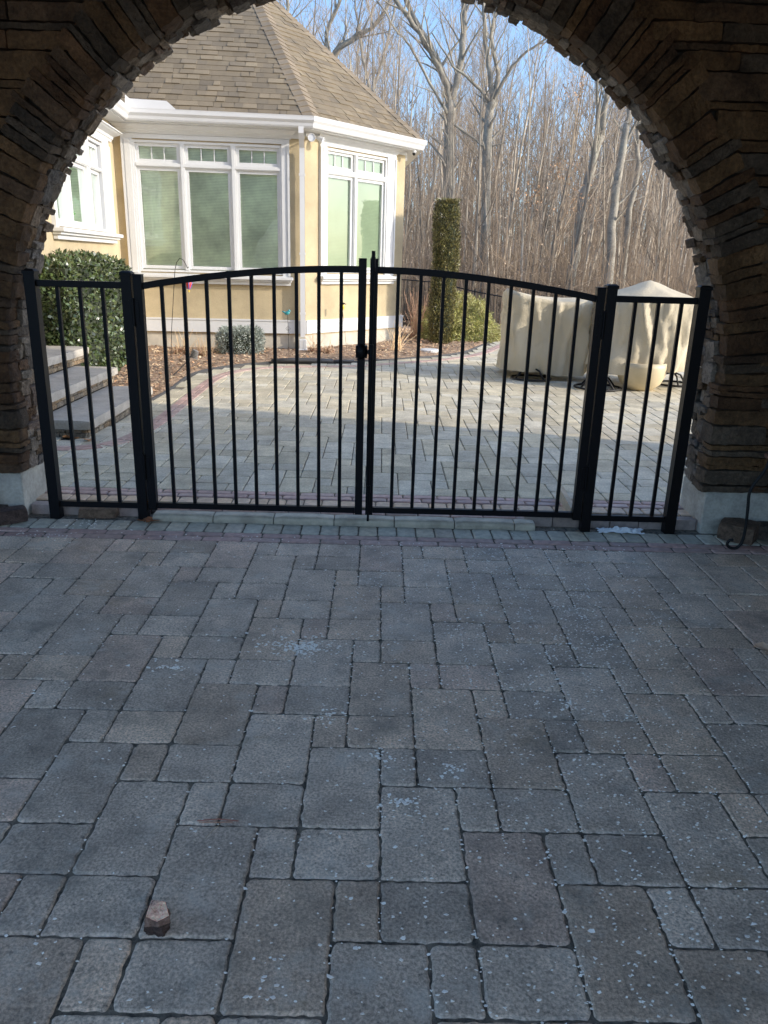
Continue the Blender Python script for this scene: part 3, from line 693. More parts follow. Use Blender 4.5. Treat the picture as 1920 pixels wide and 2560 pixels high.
# back volume so no see-through
m_=MB(); m_.box(-9,-4.0,8.4,15,-.1,3.2); m_.build('rear_wall',M['stucco'],house)
def window(F,w,units,zlow,ztr,trim,sillz,nm='window'):
    """w opening; units list of (g0,g1); zlow (glass z0,z1); ztr (transom z0,z1); trim (outerL,outerR)"""
    a0,a1_,z0,z1=w; b=MB()
    # frame all round
    F.box(b,a0,a0+.03,-.09,.02,z0,z1); F.box(b,a1_-.03,a1_,-.09,.02,z0,z1); F.box(b,a0+.03,a1_-.03,-.09,.02,z1-.03,z1); F.box(b,a0+.03,a1_-.03,-.09,.02,z0,z0+.03)
    # mullions between units and transom rail
    zr0,zr1=zlow[1]+.045,ztr[0]-.045
    F.box(b,a0+.03,a1_-.03,-.088,.015,zr0,zr1); F.box(b,a0+.03,a1_-.03,.0155,.026,zr0+.012,zr1-.012)
    for (u0,u1),(v0,v1) in zip(units,units[1:]):
        for (za,zb) in ((z0+.03,zr0),(zr1,z1-.03)): F.box(b,u1+.045,v0-.045,-.088,.015,za,zb)
        F.box(b,(u1+v0)/2-.02,(u1+v0)/2+.02,.0155,.03,z0+.03,z1-.03)
    fr=b.build(nm,M['white'],house)
    t=MB()
    oL,oR=trim
    F.box(t,oL,a0-.001,.001,.035,z0-.02,z1+.02); F.box(t,a1_+.001,oR,.001,.035,z0-.02,z1+.02); F.box(t,oL,oR,.001,.035,z1+.021,z1+.08)
    F.box(t,oL+.0,oL+.03,.0355,.05,z0-.02,z1+.0); F.box(t,oR-.03,oR,.0355,.05,z0-.02,z1+.0)
    if a0-oL>.12:
        F.box(t,oL+.05,a0-.03,.0355,.048,z0-.02,z1+.0)
    t.build('trim',M['white'],fr)
    s_=MB()
    F.box(s_,oL-.04,oR+.04,.001,.14,sillz-.045,sillz); F.box(s_,oL-.02,oR+.02,.001,.10,sillz-.075,sillz-.046); F.box(s_,oL,oR,.001,.06,sillz-.125,sillz-.0755)
    F.box(s_,oL,oR,.001,.04,sillz+.001,z0-.021) if z0-.021>sillz+.002 else None
    bevel(s_.build('sill',M['white'],fr),.008)
    for (g0,g1) in units:
        for (za,zb,mun) in ((zlow[0],zlow[1],0),(ztr[0],ztr[1],1)):
            sh=MB(); k=.044
            F.box(sh,g0-k,g0,-.07,-.015,za-k,zb+k); F.box(sh,g1,g1+k,-.07,-.015,za-k,zb+k); F.box(sh,g0,g1,-.07,-.015,za-k,za); F.box(sh,g0,g1,-.07,-.015,zb,zb+k)
            if mun:
                for q in (1/3,2/3): F.box(sh,g0+(g1-g0)*q-.007,g0+(g1-g0)*q+.007,-.052,-.036,za,zb)
            sh.build('sash',M['white'],fr)
            pn=MB(); pn.add([F.p(g0,-.045,za),F.p(g1,-.045,za),F.p(g1,-.045,zb),F.p(g0,-.045,zb)],[(0,1,2,3)]); pn.build('pane',M['glass'],fr)
    bl=MB()
    if nm=='window':
        for (g0,g1) in units: bl.add([F.p(g0-.04,-.062,z0),F.p(g1+.04,-.062,z0),F.p(g1+.04,-.062,z1),F.p(g0-.04,-.062,z1)],[(0,1,2,3)])
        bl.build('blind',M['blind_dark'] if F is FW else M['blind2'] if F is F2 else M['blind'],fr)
    return fr
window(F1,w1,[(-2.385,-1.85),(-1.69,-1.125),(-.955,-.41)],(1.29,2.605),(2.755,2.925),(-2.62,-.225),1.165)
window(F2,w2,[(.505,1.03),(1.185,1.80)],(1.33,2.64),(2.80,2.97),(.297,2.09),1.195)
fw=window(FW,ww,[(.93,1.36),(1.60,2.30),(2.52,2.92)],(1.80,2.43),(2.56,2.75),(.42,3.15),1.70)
# cornices above windows
def cornice(F,a0,a1_,z0,z1,proj):
    b=MB(); prof=[(0.001,z0),(.03,z0),(.04,z0+(z1-z0)*.2),(.05,z0+(z1-z0)*.25),(.06,z0+(z1-z0)*.5),(proj*.8,z0+(z1-z0)*.78),(proj*.85,z0+(z1-z0)*.85),(proj,z1-.012),(proj,z1),(.001,z1)]
    n=len(prof); vs=[]
    for a_,sg in ((a0,1),(a1_,-1)):
        for (o,z) in prof: vs.append(F.p(a_+sg*(proj-o)*.85,o,z))
    b.add(vs,[(j,(j+1)%n,n+(j+1)%n,n+j) for j in range(n)]+[tuple(range(n-1,-1,-1)),tuple(range(n,2*n))])
    return b.build('cornice',M['white'],house)
cornice(F1,-2.735,-.10,3.085,3.198,.15); cornice(F2,.18,2.22,3.12,3.199,.14); cornice(FW,.10,3.5,2.925,3.06,.17)
# soffit + gutter
OV=.22
def off_corner(A,fa,fb,o):
    # intersection of two offset lines
    p,d=fa.p(0,o,0),fa.d; q,e=fb.p(0,o,0),fb.d
    den=d.x*e.y-d.y*e.x; t=((q.x-p.x)*e.y-(q.y-p.y)*e.x)/den; return p+d*t
def ring(o): 
    I=off_corner(None,FW,F1,o); E1=off_corner(None,F1,F2,o); E2=off_corner(None,F2,F3,o); E3=F3.p(2.7,o,0); Wp=FW.p(6.4,o,0)
    return [Wp,I,E1,E2,E3]
m_=MB(); ri,ro=ring(-.05),ring(OV+.02)
for (A,B,C_,D_) in zip(ri,ri[1:],ro[1:],ro):
    vs=[Vector((p.x,p.y,3.2)) for p in (A,B,C_,D_)]+[Vector((p.x,p.y,3.24)) for p in (A,B,C_,D_)]
    m_.add(vs,[(0,1,2,3),(7,6,5,4),(0,4,5,1),(2,6,7,3)])
m_.build('soffit',M['white'],house)
m_=MB(); prof=[(OV,3.215),(OV+.06,3.215),(OV+.075,3.235),(OV+.085,3.27),(OV+.115,3.305),(OV+.12,3.345),(OV+.125,3.36),(OV+.11,3.36),(OV+.10,3.33),(OV+.02,3.33),(OV+.0,3.36)]
rings=[ring(o) for o,z in prof]; n=len(prof)
for s_ in range(4):
    vs=[Vector((rings[j][s_+e].x,rings[j][s_+e].y,prof[j][1])) for e in (0,1) for j in range(n)]
    m_.add(vs,[(j,(j+1)%n,n+(j+1)%n,n+j) for j in range(n)]+[tuple(range(n)),tuple(range(2*n-1,n-1,-1))])
m_.build('gutter',M['gutter'],house)
# frieze board under the soffit
m_=MB(); F1.box(m_,-2.74,.0,.001,.03,3.10,3.199) ; F2.box(m_,0,2.37,.001,.03,3.14,3.199); F3.box(m_,0,2.4,.001,.03,3.06,3.199)
m_.build('frieze_board',M['white'],house)
# roof
APX=Vector((-2.34,11.0,5.97)); er=ring(OV+.06); ZE=3.345
I_,E1_,E2_,E3_=[Vector((p.x,p.y,ZE)) for p in er[1:]]
def facet(A,B,T,seed,cut=None):
    """eave A->B, apex T ; lay rows of shingle tabs"""
    rg=random.Random(seed); u=(B-A).normalized(); nn=u.cross(T-A).normalized(); 
    if nn.z<0: nn=-nn
    v=nn.cross(u); 
    if v.z<0: v=-v
    H=(T-A).dot(v); ex=.138; rows=int(H/ex)
    la=cut if cut else None
    def lim(vv):
        t=vv/H; l=(T-A).dot(u)*t; 
        if cut is not None: l=cut*vv
        r=(B-A).length+((T-A).dot(u)-(B-A).length)*t
        return l,r
    m_=MB(); 
    base=[A,B,T] if cut is None else [A,B,T,A+v*H+u*cut*H]
    m_.add([p-nn*.002 for p in base],[tuple(range(len(base)))],(.2,.18,.15))
    for i in range(rows+1):
        v0=i*ex; v1=min(H,v0+ex*1.25); 
        if v0>=H: break
        l0,r0=lim(v0); l1,r1=lim(v1); x=l0-rg.uniform(0,.2)
        while x<r0:
            wd=rg.choice([.09,.12,.15,.17,.2,.23]); xa,xb=max(x,l0),min(x+wd-.003,r0)
            if xb-xa>.01:
                ra=rg.random()<.5; b=rg.uniform(.82,1.08)*(1.06 if ra else .86); t=rg.random()
                col=(.235*b,.195*b,.14*b) if t<.6 else (.20*b,.17*b,.13*b) if t<.85 else (.26*b,.22*b,.16*b)
                h=.02 if ra else .010
                sk=rg.uniform(-.012,.012)
                xa1,xb1=max(xa+sk,l1 if l1>xa else xa+sk),min(xb+sk,max(r1,xa))
                q=[A+u*xa+v*v0,A+u*xb+v*v0,A+u*xb1+v*v1,A+u*xa1+v*v1]
                vs=[q[0]-nn*.001,q[1]-nn*.001,q[0]+nn*h,q[1]+nn*h,q[2]+nn*.002,q[3]+nn*.002]
                m_.add(vs,[(0,1,3,2),(2,3,4,5),(0,2,5),(1,4,3)],col)
            x+=wd
    return m_.build('roof',M['shingle'],house),nn
va=-1.0
rf1,n1_=facet(I_,E1_,APX,1,cut=-1.0); rf2,n2_=facet(E1_,E2_,APX,2); rf3,n3_=facet(E2_,E3_,APX,3)
# wing roof (rises away to the left from the wing gutter) and rear cover
WA=Vector((er[0].x,er[0].y,ZE)); 
m_=MB(); up=Vector((-math.cos(a1),-math.sin(a1),.86)); m_.add([WA,I_,I_+(-FW.d*1.0+Vector((-math.cos(a1),-math.sin(a1),.86)))*3.0,WA+up*3.0],[(0,1,2,3)],(.22,.19,.15)); m_.build('roof',M['shingle'],house)
m_=MB(); m_.add([APX,E3_,Vector((-2.5,14.5,3.3)),Vector((-6,14,3.3)),Vector((-7.5,11,5.97))],[(0,1,2),(0,2,3,4)],(.22,.19,.15)); m_.build('roof',M['shingle'],house)
# hip caps
def caps(A,B,na,nb,seed):
    rg=random.Random(seed); m_=MB(); d=(B-A); L=d.length; d.normalize(); n=int(L/.14)
    sa=d.cross(na).normalized(); sb=-d.cross(nb).normalized()
    if sa.dot(nb)>0: sa=-sa
    if sb.dot(na)>0: sb=-sb
    nm=(na+nb).normalized()
    for i in range(n):
        p=A+d*(i*L/n-.02); q=p+d*(L/n*1.35); h0,h1=.034,.016; w=.135
        b=rg.uniform(.8,1.15); col=(.25*b,.21*b,.165*b)
        vs=[p+sa*w+na*h0*.6,p+nm*h0*1.1,p+sb*w+nb*h0*.6,q+sa*w+na*h1*.6,q+nm*h1,q+sb*w+nb*h1*.6,
            p+sa*w,p,p+sb*w]
        m_.add(vs,[(0,1,4,3),(1,2,5,4),(6,7,1,0),(7,8,2,1),(6,0,3),(8,5,2)],col)
    return m_.build('hip_cap',M['shingle'],house)
caps(E1_,APX,n1_,n2_,5); caps(E2_,APX,n2_,n3_,6)
# valley splash guard at inner gutter corner
m_=MB(); g0=rings[6][1]; u1=F1.d
m_.add([g0+Vector((0,0,3.36)),g0+u1*.62+Vector((0,0,3.36)),g0+u1*.50+Vector((0,0,3.46)),g0+Vector((0,0,3.47)),g0+Vector((0,0,3.47))-FW.d*(-.25)*1,g0+FW.d*.3+Vector((0,0,3.36))],[(0,1,2,3),(0,3,4,5)])
m_.build('splash_guard',M['gutter'],house)
# downspout at the bay corner
m_=MB()
def ds(pts,w=.036,d=.026):
    vs=[]
    for (o,z,al) in pts:
        for (da,do) in ((-w,-d),(w,-d),(w,d),(-w,d)): vs.append(F1.p(al+da,o+do,z))
    n_=len(pts); m_.add(vs,[(i*4+j,i*4+(j+1)%4,(i+1)*4+(j+1)%4,(i+1)*4+j) for i in range(n_-1) for j in range(4)]+[(0,1,2,3),(4*n_-1,4*n_-2,4*n_-3,4*n_-4)])
ds([(.27,3.225,-.05),(.27,3.14,-.05),(.19,3.06,-.045),(.085,2.97,-.04),(.078,2.9,-.04),(.078,.28,-.04)])
for z in (2.6,1.5,.62): F1.box(m_,-.085,.005,.05,.108,z,z+.03)
m_.build('downspout',M['gutter'],house)
m_=MB(); F1.box(m_,-.10,.02,.03,.16,GZ,.25); F1.box(m_,-.11,.03,.02,.17,GZ,.10); bevel(m_.build('drain_adapter',M['white'],house),.01)
# outlet boxes
m_=MB(); F1.box(m_,-.10,-.02,.0,.03,.13,.17)
# flood light at the corner
fl_=thing('flood_light','white twin head flood light under the gutter at the bay corner','flood light',tuple(F2.p(.1,.1,3.1)))
m_=MB(); b0=F2.p(.12,.02,3.13); m_.lathe([(.001,0),(.05,0),(.05,.03),(.001,.03)],16,b0,M=Matrix.Rotation(PI/2,3,'X')); m_.build('mounting_plate',M['white'],fl_)
def lamp(c,d,r=.055):
    d=d.normalized(); q=d.to_track_quat('Z','Y').to_matrix()
    m_=MB(); m_.lathe([(.001,-.09),(.025,-.085),(.035,-.05),(r*.9,-.015),(r,.0),(r,.012),(r*.86,.012),(r*.8,.0)],18,c,M=q); h=m_.build('lamp_head',M['white'],fl_,smooth=False)
    m_=MB(); m_.lathe([(.001,.006),(r*.8,.004)],18,c,M=q); m_.build('lens',M['lens'],h)
    m_=MB(); m_.tube([b0,b0*.4+(c-d*.08)*.6,c-d*.08],.012,8); m_.build('arm',M['white'],fl_)
lamp(F2.p(-.08,.22,3.10),Vector((.15,-1,-.15))); lamp(F2.p(.17,.2,3.09),Vector((.9,-.25,-.45)),.05)
# security camera under soffit by C2
cm=thing('security_camera','small grey dome camera hanging under the soffit at the right corner','camera',(.55,9.78,3.2))
m_=MB(); m_.lathe([(.001,0),(.035,0),(.038,-.03),(.03,-.035)][::-1],16,(.55,9.80,3.198)); m_.build('housing',M['greyplastic'],cm)
m_=MB(); m_.ell((.55,9.80,3.155),(.03,.03,.035),14,8); m_.build('dome',M['iron'],cm,smooth=True)

# potted plant on the inner sill of the wing window
pp=thing('potted_plant','small green plant in a white pot behind the left wing window','potted plant',tuple(FW.p(2.2,-.09,1.8)))
m_=MB(); m_.lathe([(.001,0),(.035,0),(.05,.09),(.001,.09)],14,FW.p(2.2,-.16,1.75)); m_.build('pot',M['white'],pp)
m_=MB(); rr=random.Random(5)
for i in range(120):
    d=Vector((rr.gauss(0,1),rr.gauss(0,1),rr.uniform(.1,1.6))).normalized(); m_.leaf(FW.p(2.2,-.16,1.84)+d*rr.uniform(.02,.12),d,Vector((rr.gauss(0,1),rr.gauss(0,1),1)),.06,.03,(.08,.30,.04))
m_.build('foliage',M['leaf'],pp)

# ------------------------------------------------------------------ steps
st=thing('stone_steps','three bluestone treads on stacked stone risers left of the gate','steps',(-2.6,2.5,0))
steps=[(-2.17,-2.60,1.70,3.42,.125,.20),(-2.56,-2.98,1.70,3.60,.285,.36),(-2.94,-3.62,1.70,3.90,.445,.52)]
rr=random.Random(9)
for i,(xr,xl,ya,yb_,zb,zt) in enumerate(steps):
    m_=MB()
    nn_=5
    m_.rough(Vector(((xr+xl)/2,(ya+yb_)/2,(zb+zt)/2+.003)),Vector((0,(yb_-ya)/2,0)),Vector((-(xr-xl)/2-.0,0,0)),Vector((0,0,(zt-zb)/2)),.006,i*9,(1,1,1),nu=26,nv=5,nw=3,rd=.3)
    m_.build('tread',M['tread'],st)
    m_=MB(); z=GZ+.16*i
    # riser stones on the right face and the near face
    for face in (0,1):
        zz=GZ+.16*i-.01 if face==0 else GZ
        while zz<zb-.01:
            h=min(rr.uniform(.035,.06),zb-zz); 
            if zb-zz-h<.02: h=zb-zz
            p=(ya+.03) if face==0 else (xl if i<2 else -3.6)
            end=(yb_-.03) if face==0 else xr-.04
            while p<end-.01:
                L=min(rr.uniform(.07,.22),end-p); b=rr.uniform(.8,1.2); col=rr.choice([(.40,.38,.33),(.33,.31,.27),(.46,.40,.30),(.36,.28,.19)]); col=tuple(c*b for c in col)
                if face==0: m_.rough(Vector((xr-.07,p+L/2,zz+h/2)),Vector((0,L/2-.003,0)),Vector((-.035,0,0)),Vector((0,0,h/2-.002)),.005,p*7,col,nu=4,nv=2,nw=2)
                else: m_.rough(Vector((p+L/2,ya+.055,zz+h/2)),Vector((L/2-.003,0,0)),Vector((0,.035,0)),Vector((0,0,h/2-.002)),.006,p*5,col,nu=4,nv=2,nw=2)
                p+=L
            zz+=h
    m_.build('riser',M['stone_rev'],st)
    m_=MB(); m_.box(-3.62,xr-.09,ya+.075,yb_-.04,0,zb-.002); m_.build('core',M['mortar'],st)

# ------------------------------------------------------------------ plants
def shell_leaves(m_,n,shape,rr,L,W,cols,out=.7,droop=0,jit=.03):
    for i in range(n):
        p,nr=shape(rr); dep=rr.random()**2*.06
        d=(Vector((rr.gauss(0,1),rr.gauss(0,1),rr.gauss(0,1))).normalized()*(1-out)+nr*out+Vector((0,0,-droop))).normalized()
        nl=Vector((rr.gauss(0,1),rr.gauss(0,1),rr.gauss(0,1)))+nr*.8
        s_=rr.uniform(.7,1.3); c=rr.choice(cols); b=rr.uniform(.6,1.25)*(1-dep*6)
        m_.leaf(p-nr*dep+nr*rr.uniform(-jit,jit),d,nl,L*s_,W*s_,tuple(v*b for v in c))
def boxshape(cx,cy,cz,hx,hy,hz,e=4,lump=.05,fr=2.5):
    def f(rr):
        while True:
            d=Vector((rr.gauss(0,1)*(1/ (1)),rr.gauss(0,1),rr.gauss(0,1)))
            d=Vector((d.x*hx,d.y*hy,d.z*hz)).normalized() if False else Vector((rr.uniform(-1,1),rr.uniform(-1,1),rr.uniform(-1,1)))
            if d.length>.05: break
        k=(abs(d.x)**e+abs(d.y)**e+abs(d.z)**e)**(1/e); d=d/k
        nr=Vector((math.copysign(abs(d.x)**(e-1),d.x)/hx,math.copysign(abs(d.y)**(e-1),d.y)/hy,math.copysign(abs(d.z)**(e-1),d.z)/hz)).normalized()
        p=Vector((cx+d.x*hx,cy+d.y*hy,cz+d.z*hz)); p+=nr*(nz(p.x,p.y,p.z,fr)*lump*2+nz(p.x,p.y,p.z,fr*3)*lump)
        return p,nr
    return f
def core(m_,shape,c,sc_):
    pass
rr=random.Random(31)
# holly hedge
hd=thing('holly_hedge','large dark green clipped holly hedge against the left wing wall','hedge',(-3.35,5.0,0))
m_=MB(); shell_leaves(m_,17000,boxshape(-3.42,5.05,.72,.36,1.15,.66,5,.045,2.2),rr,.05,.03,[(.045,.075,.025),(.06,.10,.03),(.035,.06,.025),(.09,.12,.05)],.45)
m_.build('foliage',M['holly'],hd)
m_=MB(); m_.box(-3.68,-3.16,4.02,6.08,.12,1.28); m_.build('inner_fill',M['core'],hd)
m_=MB(); m_.tube([(-3.4,4.6,0),(-3.38,4.62,.3)],.03,6); m_.tube([(-3.4,5.5,0),(-3.42,5.5,.3)],.03,6); m_.build('stem',M['bark2'],hd)
# blue spruce
sp=thing('dwarf_blue_spruce','small blue grey clipped dwarf spruce in the mulch below the front windows','shrub',(-2.01,7.42,0))
m_=MB(); shell_leaves(m_,9000,boxshape(-2.01,7.45,.25,.31,.27,.20,3.5,.02,5),rr,.035,.011,[(.17,.20,.165),(.22,.25,.21),(.12,.15,.12),(.28,.30,.25)],.5)
m_.build('foliage',M['leaf'],sp)
m_=MB(); m_.ell((-2.01,7.45,.24),(.26,.22,.165),14,10); m_.build('inner_fill',M['core'],sp)
# column shrub
cs_=thing('columnar_shrub','tall narrow evergreen column shrub in front of the golden mound','shrub',(1.14,9.67,0))
m_=MB()
def colshape(rr):
    z=rr.uniform(.1,2.40); a=rr.uniform(0,2*PI); r=.212*(1+.22*nz(math.cos(a)*1.2,math.sin(a)*1.2,z*1.1)+.2*nz(math.cos(a)*3,math.sin(a)*3,z*3.2))*(1-.35*max(0,(.6-z)))*(1-.25*max(0,z-2.2)/.2)
    if rr.random()<.06: z=2.42+rr.uniform(-.02,.03); r*=math.sqrt(rr.random())
    return Vector((1.14+r*math.cos(a)-(.0),9.67+r*math.sin(a),z)),Vector((math.cos(a),math.sin(a),.5)).normalized()
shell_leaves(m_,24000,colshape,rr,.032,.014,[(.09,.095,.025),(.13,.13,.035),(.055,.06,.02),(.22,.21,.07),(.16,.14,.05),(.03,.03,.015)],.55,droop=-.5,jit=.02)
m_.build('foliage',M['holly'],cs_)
m_=MB(); m_.lathe([(.06,0),(.12,.12),(.165,.4),(.17,2.36),(.10,2.40)],14,(1.14,9.67,0)); m_.build('inner_fill',M['core'],cs_)
# golden mound
gm=thing('golden_mound_shrub','wide yellow green mounded conifer behind the column shrub','shrub',(1.55,10.75,0))
m_=MB()
def mound(rr):
    a=rr.uniform(0,2*PI); t=math.acos(rr.uniform(.0,1)); d=Vector((math.sin(t)*math.cos(a),math.sin(t)*math.sin(a),math.cos(t)))
    lum=1+.16*nz(d.x,d.y,d.z,2.2)+.12*nz(d.x,d.y,d.z,5)
    return Vector((1.52+d.x*.76*lum,10.75+d.y*.7*lum,-.05+d.z*.90*lum)),d
shell_leaves(m_,26000,mound,rr,.085,.009,[(.34,.33,.07),(.26,.26,.06),(.42,.39,.11),(.15,.16,.04),(.30,.24,.09)],.5,droop=.45,jit=.05)
m_.build('foliage',M['leaf'],gm)
m_=MB(); m_.ell((1.52,10.75,-.05),(.66,.6,.78),16,10,col=(1,1,1)); m_.build('inner_fill',mat('mound_core',(.09,.11,.02),1),gm)
# dry perennial stalks
def stalks(label,x,y,n,h,sp,seed,cols=((.55,.40,.22),(.45,.30,.16)),tuft=True):
    rg=random.Random(seed); m_=MB()
    for i in range(n):
        a=rg.uniform(0,2*PI); t=rg.random()*sp; L=h*rg.uniform(.55,1.1); p0=Vector((x+rg.gauss(0,.05),y+rg.gauss(0,.05),GZ)); 
        p1=p0+Vector((math.cos(a)*t*.4,math.sin(a)*t*.4,L*.55)); p2=p0+Vector((math.cos(a)*t,math.sin(a)*t,L))
        m_.tube([p0,p1,p2],[.004,.003,.0018],4,rg.choice(cols))
    o=m_.build('dry_perennial',M['deadleaf']); tag(o,label,'plant')
    if tuft:
        m_=MB()
        for i in range(260):
            d=Vector((rg.gauss(0,1),rg.gauss(0,1),rg.uniform(.1,1))).normalized(); p=Vector((x,y,GZ+.02))+d*rg.uniform(.02,.13)
            m_.leaf(p,Vector((rg.gauss(0,1),rg.gauss(0,1),rg.gauss(0,.5))),Vector((0,0,1)),.06,.025,rg.choice([(.36,.20,.11),(.26,.14,.08),(.42,.26,.15)]))
        k=m_.build('withered_leaves',M['deadleaf'],o); 
stalks('dry tan stalks with brown withered leaves by the shepherd hook',-2.80,7.15,22,.36,.22,1)
stalks('upright pale dry stalks between shepherd hook and blue spruce',-2.47,7.0,20,.34,.15,2)
stalks('low dry twigs beside the white downspout adapter',-.93,7.85,16,.34,.18,3)
stalks('fan of tan cut stalks at the right end of the foundation',.32,8.35,34,.46,.34,4,((.62,.45,.25),(.52,.36,.2)),False)
stalks('tall reddish dry stems between house corner and golden mound',.72,10.6,40,.85,.35,5,((.42,.24,.15),(.36,.2,.12)))
stalks('russet leafy clump at the corner of the steps and hedge',-3.12,5.7+.35,10,.3,.12,6)
stalks('few short dry stems right of the teal bird stake',-.75,7.7,8,.22,.12,7)

# shepherd hook with balloon ornament
hk=[(-2.83,6.62,.05),(-2.80,6.62,.45),(-2.715,6.60,1.15),(-2.70,6.60,1.26),(-2.675,6.60,1.35),(-2.63,6.60,1.405),(-2.585,6.60,1.385),(-2.555,6.60,1.33),(-2.535,6.60,1.285),(-2.525,6.60,1.28),(-2.52,6.60,1.30)]
m_=MB(); m_.tube(hk,.005,6); sh_=m_.build('shepherd_hook',M['iron'],smooth=True); tag(sh_,'thin tall metal shepherd hook leaning in the mulch bed','garden hook')
bo=thing('balloon_ornament','small red and blue hot air balloon ornament hanging from the shepherd hook','ornament',(-2.53,6.6,1.05))
m_=MB(); m_.lathe([(.012,-.075),(.03,-.04),(.045,.0),(.038,.03),(.02,.045),(.002,.05)],14,(-2.53,6.6,1.085)); m_.build('envelope',M['red'],bo,smooth=True)
m_=MB()
for i in range(4):
    a=i*PI/2+.3; pr=[(.046*1.01*math.cos(0),0)]
    m_.tube([Vector((-2.53,6.6,1.085))+Vector((r*1.03*math.cos(a),r*1.03*math.sin(a),z)) for r,z in [(.012,-.075),(.03,-.04),(.045,.0),(.038,.03),(.02,.045)]],.006,5)
m_.build('stripe',M['blue'],bo)
m_=MB(); m_.lathe([(.008,-.0),(.012,.025),(.001,.025)],10,(-2.53,6.6,.972)); 
for a in (0,2,4): m_.tube([(-2.53+.01*math.cos(a),6.6+.01*math.sin(a),.99),(-2.53+.012*math.cos(a),6.6+.012*math.sin(a),1.012)],.0012,4)
m_.build('basket',M['yellow'],bo)
m_=MB(); m_.tube([(-2.53,6.6,1.13),(-2.528,6.6,1.29)],.0012,4); m_.build('hanging_wire',M['iron'],bo)
# bird stakes
def bird(m_,c,s,flip=1):
    m_.ell(c,(.036*s,.022*s,.024*s),12,8,M=Matrix.Rotation(-.35*flip,3,'Y')); m_.ell(Vector(c)+Vector((flip*.024*s,0,.026*s)),(.017*s,.015*s,.016*s),10,8)
tb=thing('teal_bird_stake','teal metal bird on a wire stake with diamond scroll before the house','garden stake',(-1.275,7.29,0))
m_=MB(); c=Vector((-1.29,7.29,.69)); bird(m_,c,1.15,1); m_.tube([c+Vector((-.02,0,0)),c+Vector((-.075,0,.025))],[.016,.006],6); m_.tube([c+Vector((.04,0,.03)),c+Vector((.058,0,.028))],[.005,.001],5); m_.build('bird',M['teal'],tb,smooth=True)
m_=MB(); m_.tube([(-1.27,7.29,.05),(-1.275,7.29,.42),(-1.285,7.29,.67)],.0035,6)
for z,s_ in ((.47,.035),(.47,.018),(.40,.02)):
    Q=[(-1.278,7.29,z-s_*1.2),(-1.278+s_,7.29,z),(-1.278,7.29,z+s_*1.2),(-1.278-s_,7.29,z),(-1.278,7.29,z-s_*1.2)]; m_.tube(Q,.0025,5)
m_.build('stake',M['iron'],tb)
yb=thing('yellow_bird_stake','yellow and black metal bird on a thin leaning stake beside the house wall','garden stake',(-.5,8.44,0))
m_=MB(); c=Vector((-.545,8.44,.735)); m_.ell(c,(.032,.022,.036),12,8); m_.ell(c+Vector((0,0,-.03)),(.036,.02,.012),10,6); m_.build('bird',M['yellow'],yb,smooth=True)
m_=MB(); m_.ell(c+Vector((.005,0,.048)),(.038,.018,.017),12,8); m_.tube([c+Vector((.03,0,.05)),c+Vector((.055,0,.035))],[.010,.003],6); m_.build('head',M['iron'],yb,smooth=True)
m_=MB(); m_.tube([(-.47,8.43,.05),(-.51,8.435,.4),(-.545,8.44,.70)],.003,5); m_.build('stake',M['iron'],yb)
# path light
lt=thing('path_light','toppled louvered garden path light at the mulch edge','garden light',(-2.33,5.2,GZ))
m_=MB(); m_.tube([(-2.37,4.95,.09),(-2.30,5.35,.20),(-2.27,5.5,.27)],.007,6); m_.build('stake',M['iron'],lt)
m_=MB()
for i in range(6):
    m_.lathe([(.001,0),(.055-.003*i,0),(.055-.003*i,.006),(.001,.006)],16,(-2.25+.006*i,5.5,.235+i*.017),M=Matrix.Rotation(.35,3,'Y'))
m_.tube([(-2.25,5.5,.235),(-2.22,5.5,.33)],.03,10); m_.build('louvre_head',mat('dull_metal',(.22,.21,.2),.5,metal=.4),lt)
# stepping disc
m_=MB(); m_.lathe([(.001,0),(.15,0),(.155,.03),(.14,.045),(.001,.047)],20,(.86,8.30,GZ+.02)); dsc=m_.build('round_cap',M['white'],smooth=False); tag(dsc,'flat round white drain cap in the mulch near the paver edge','drain cap')

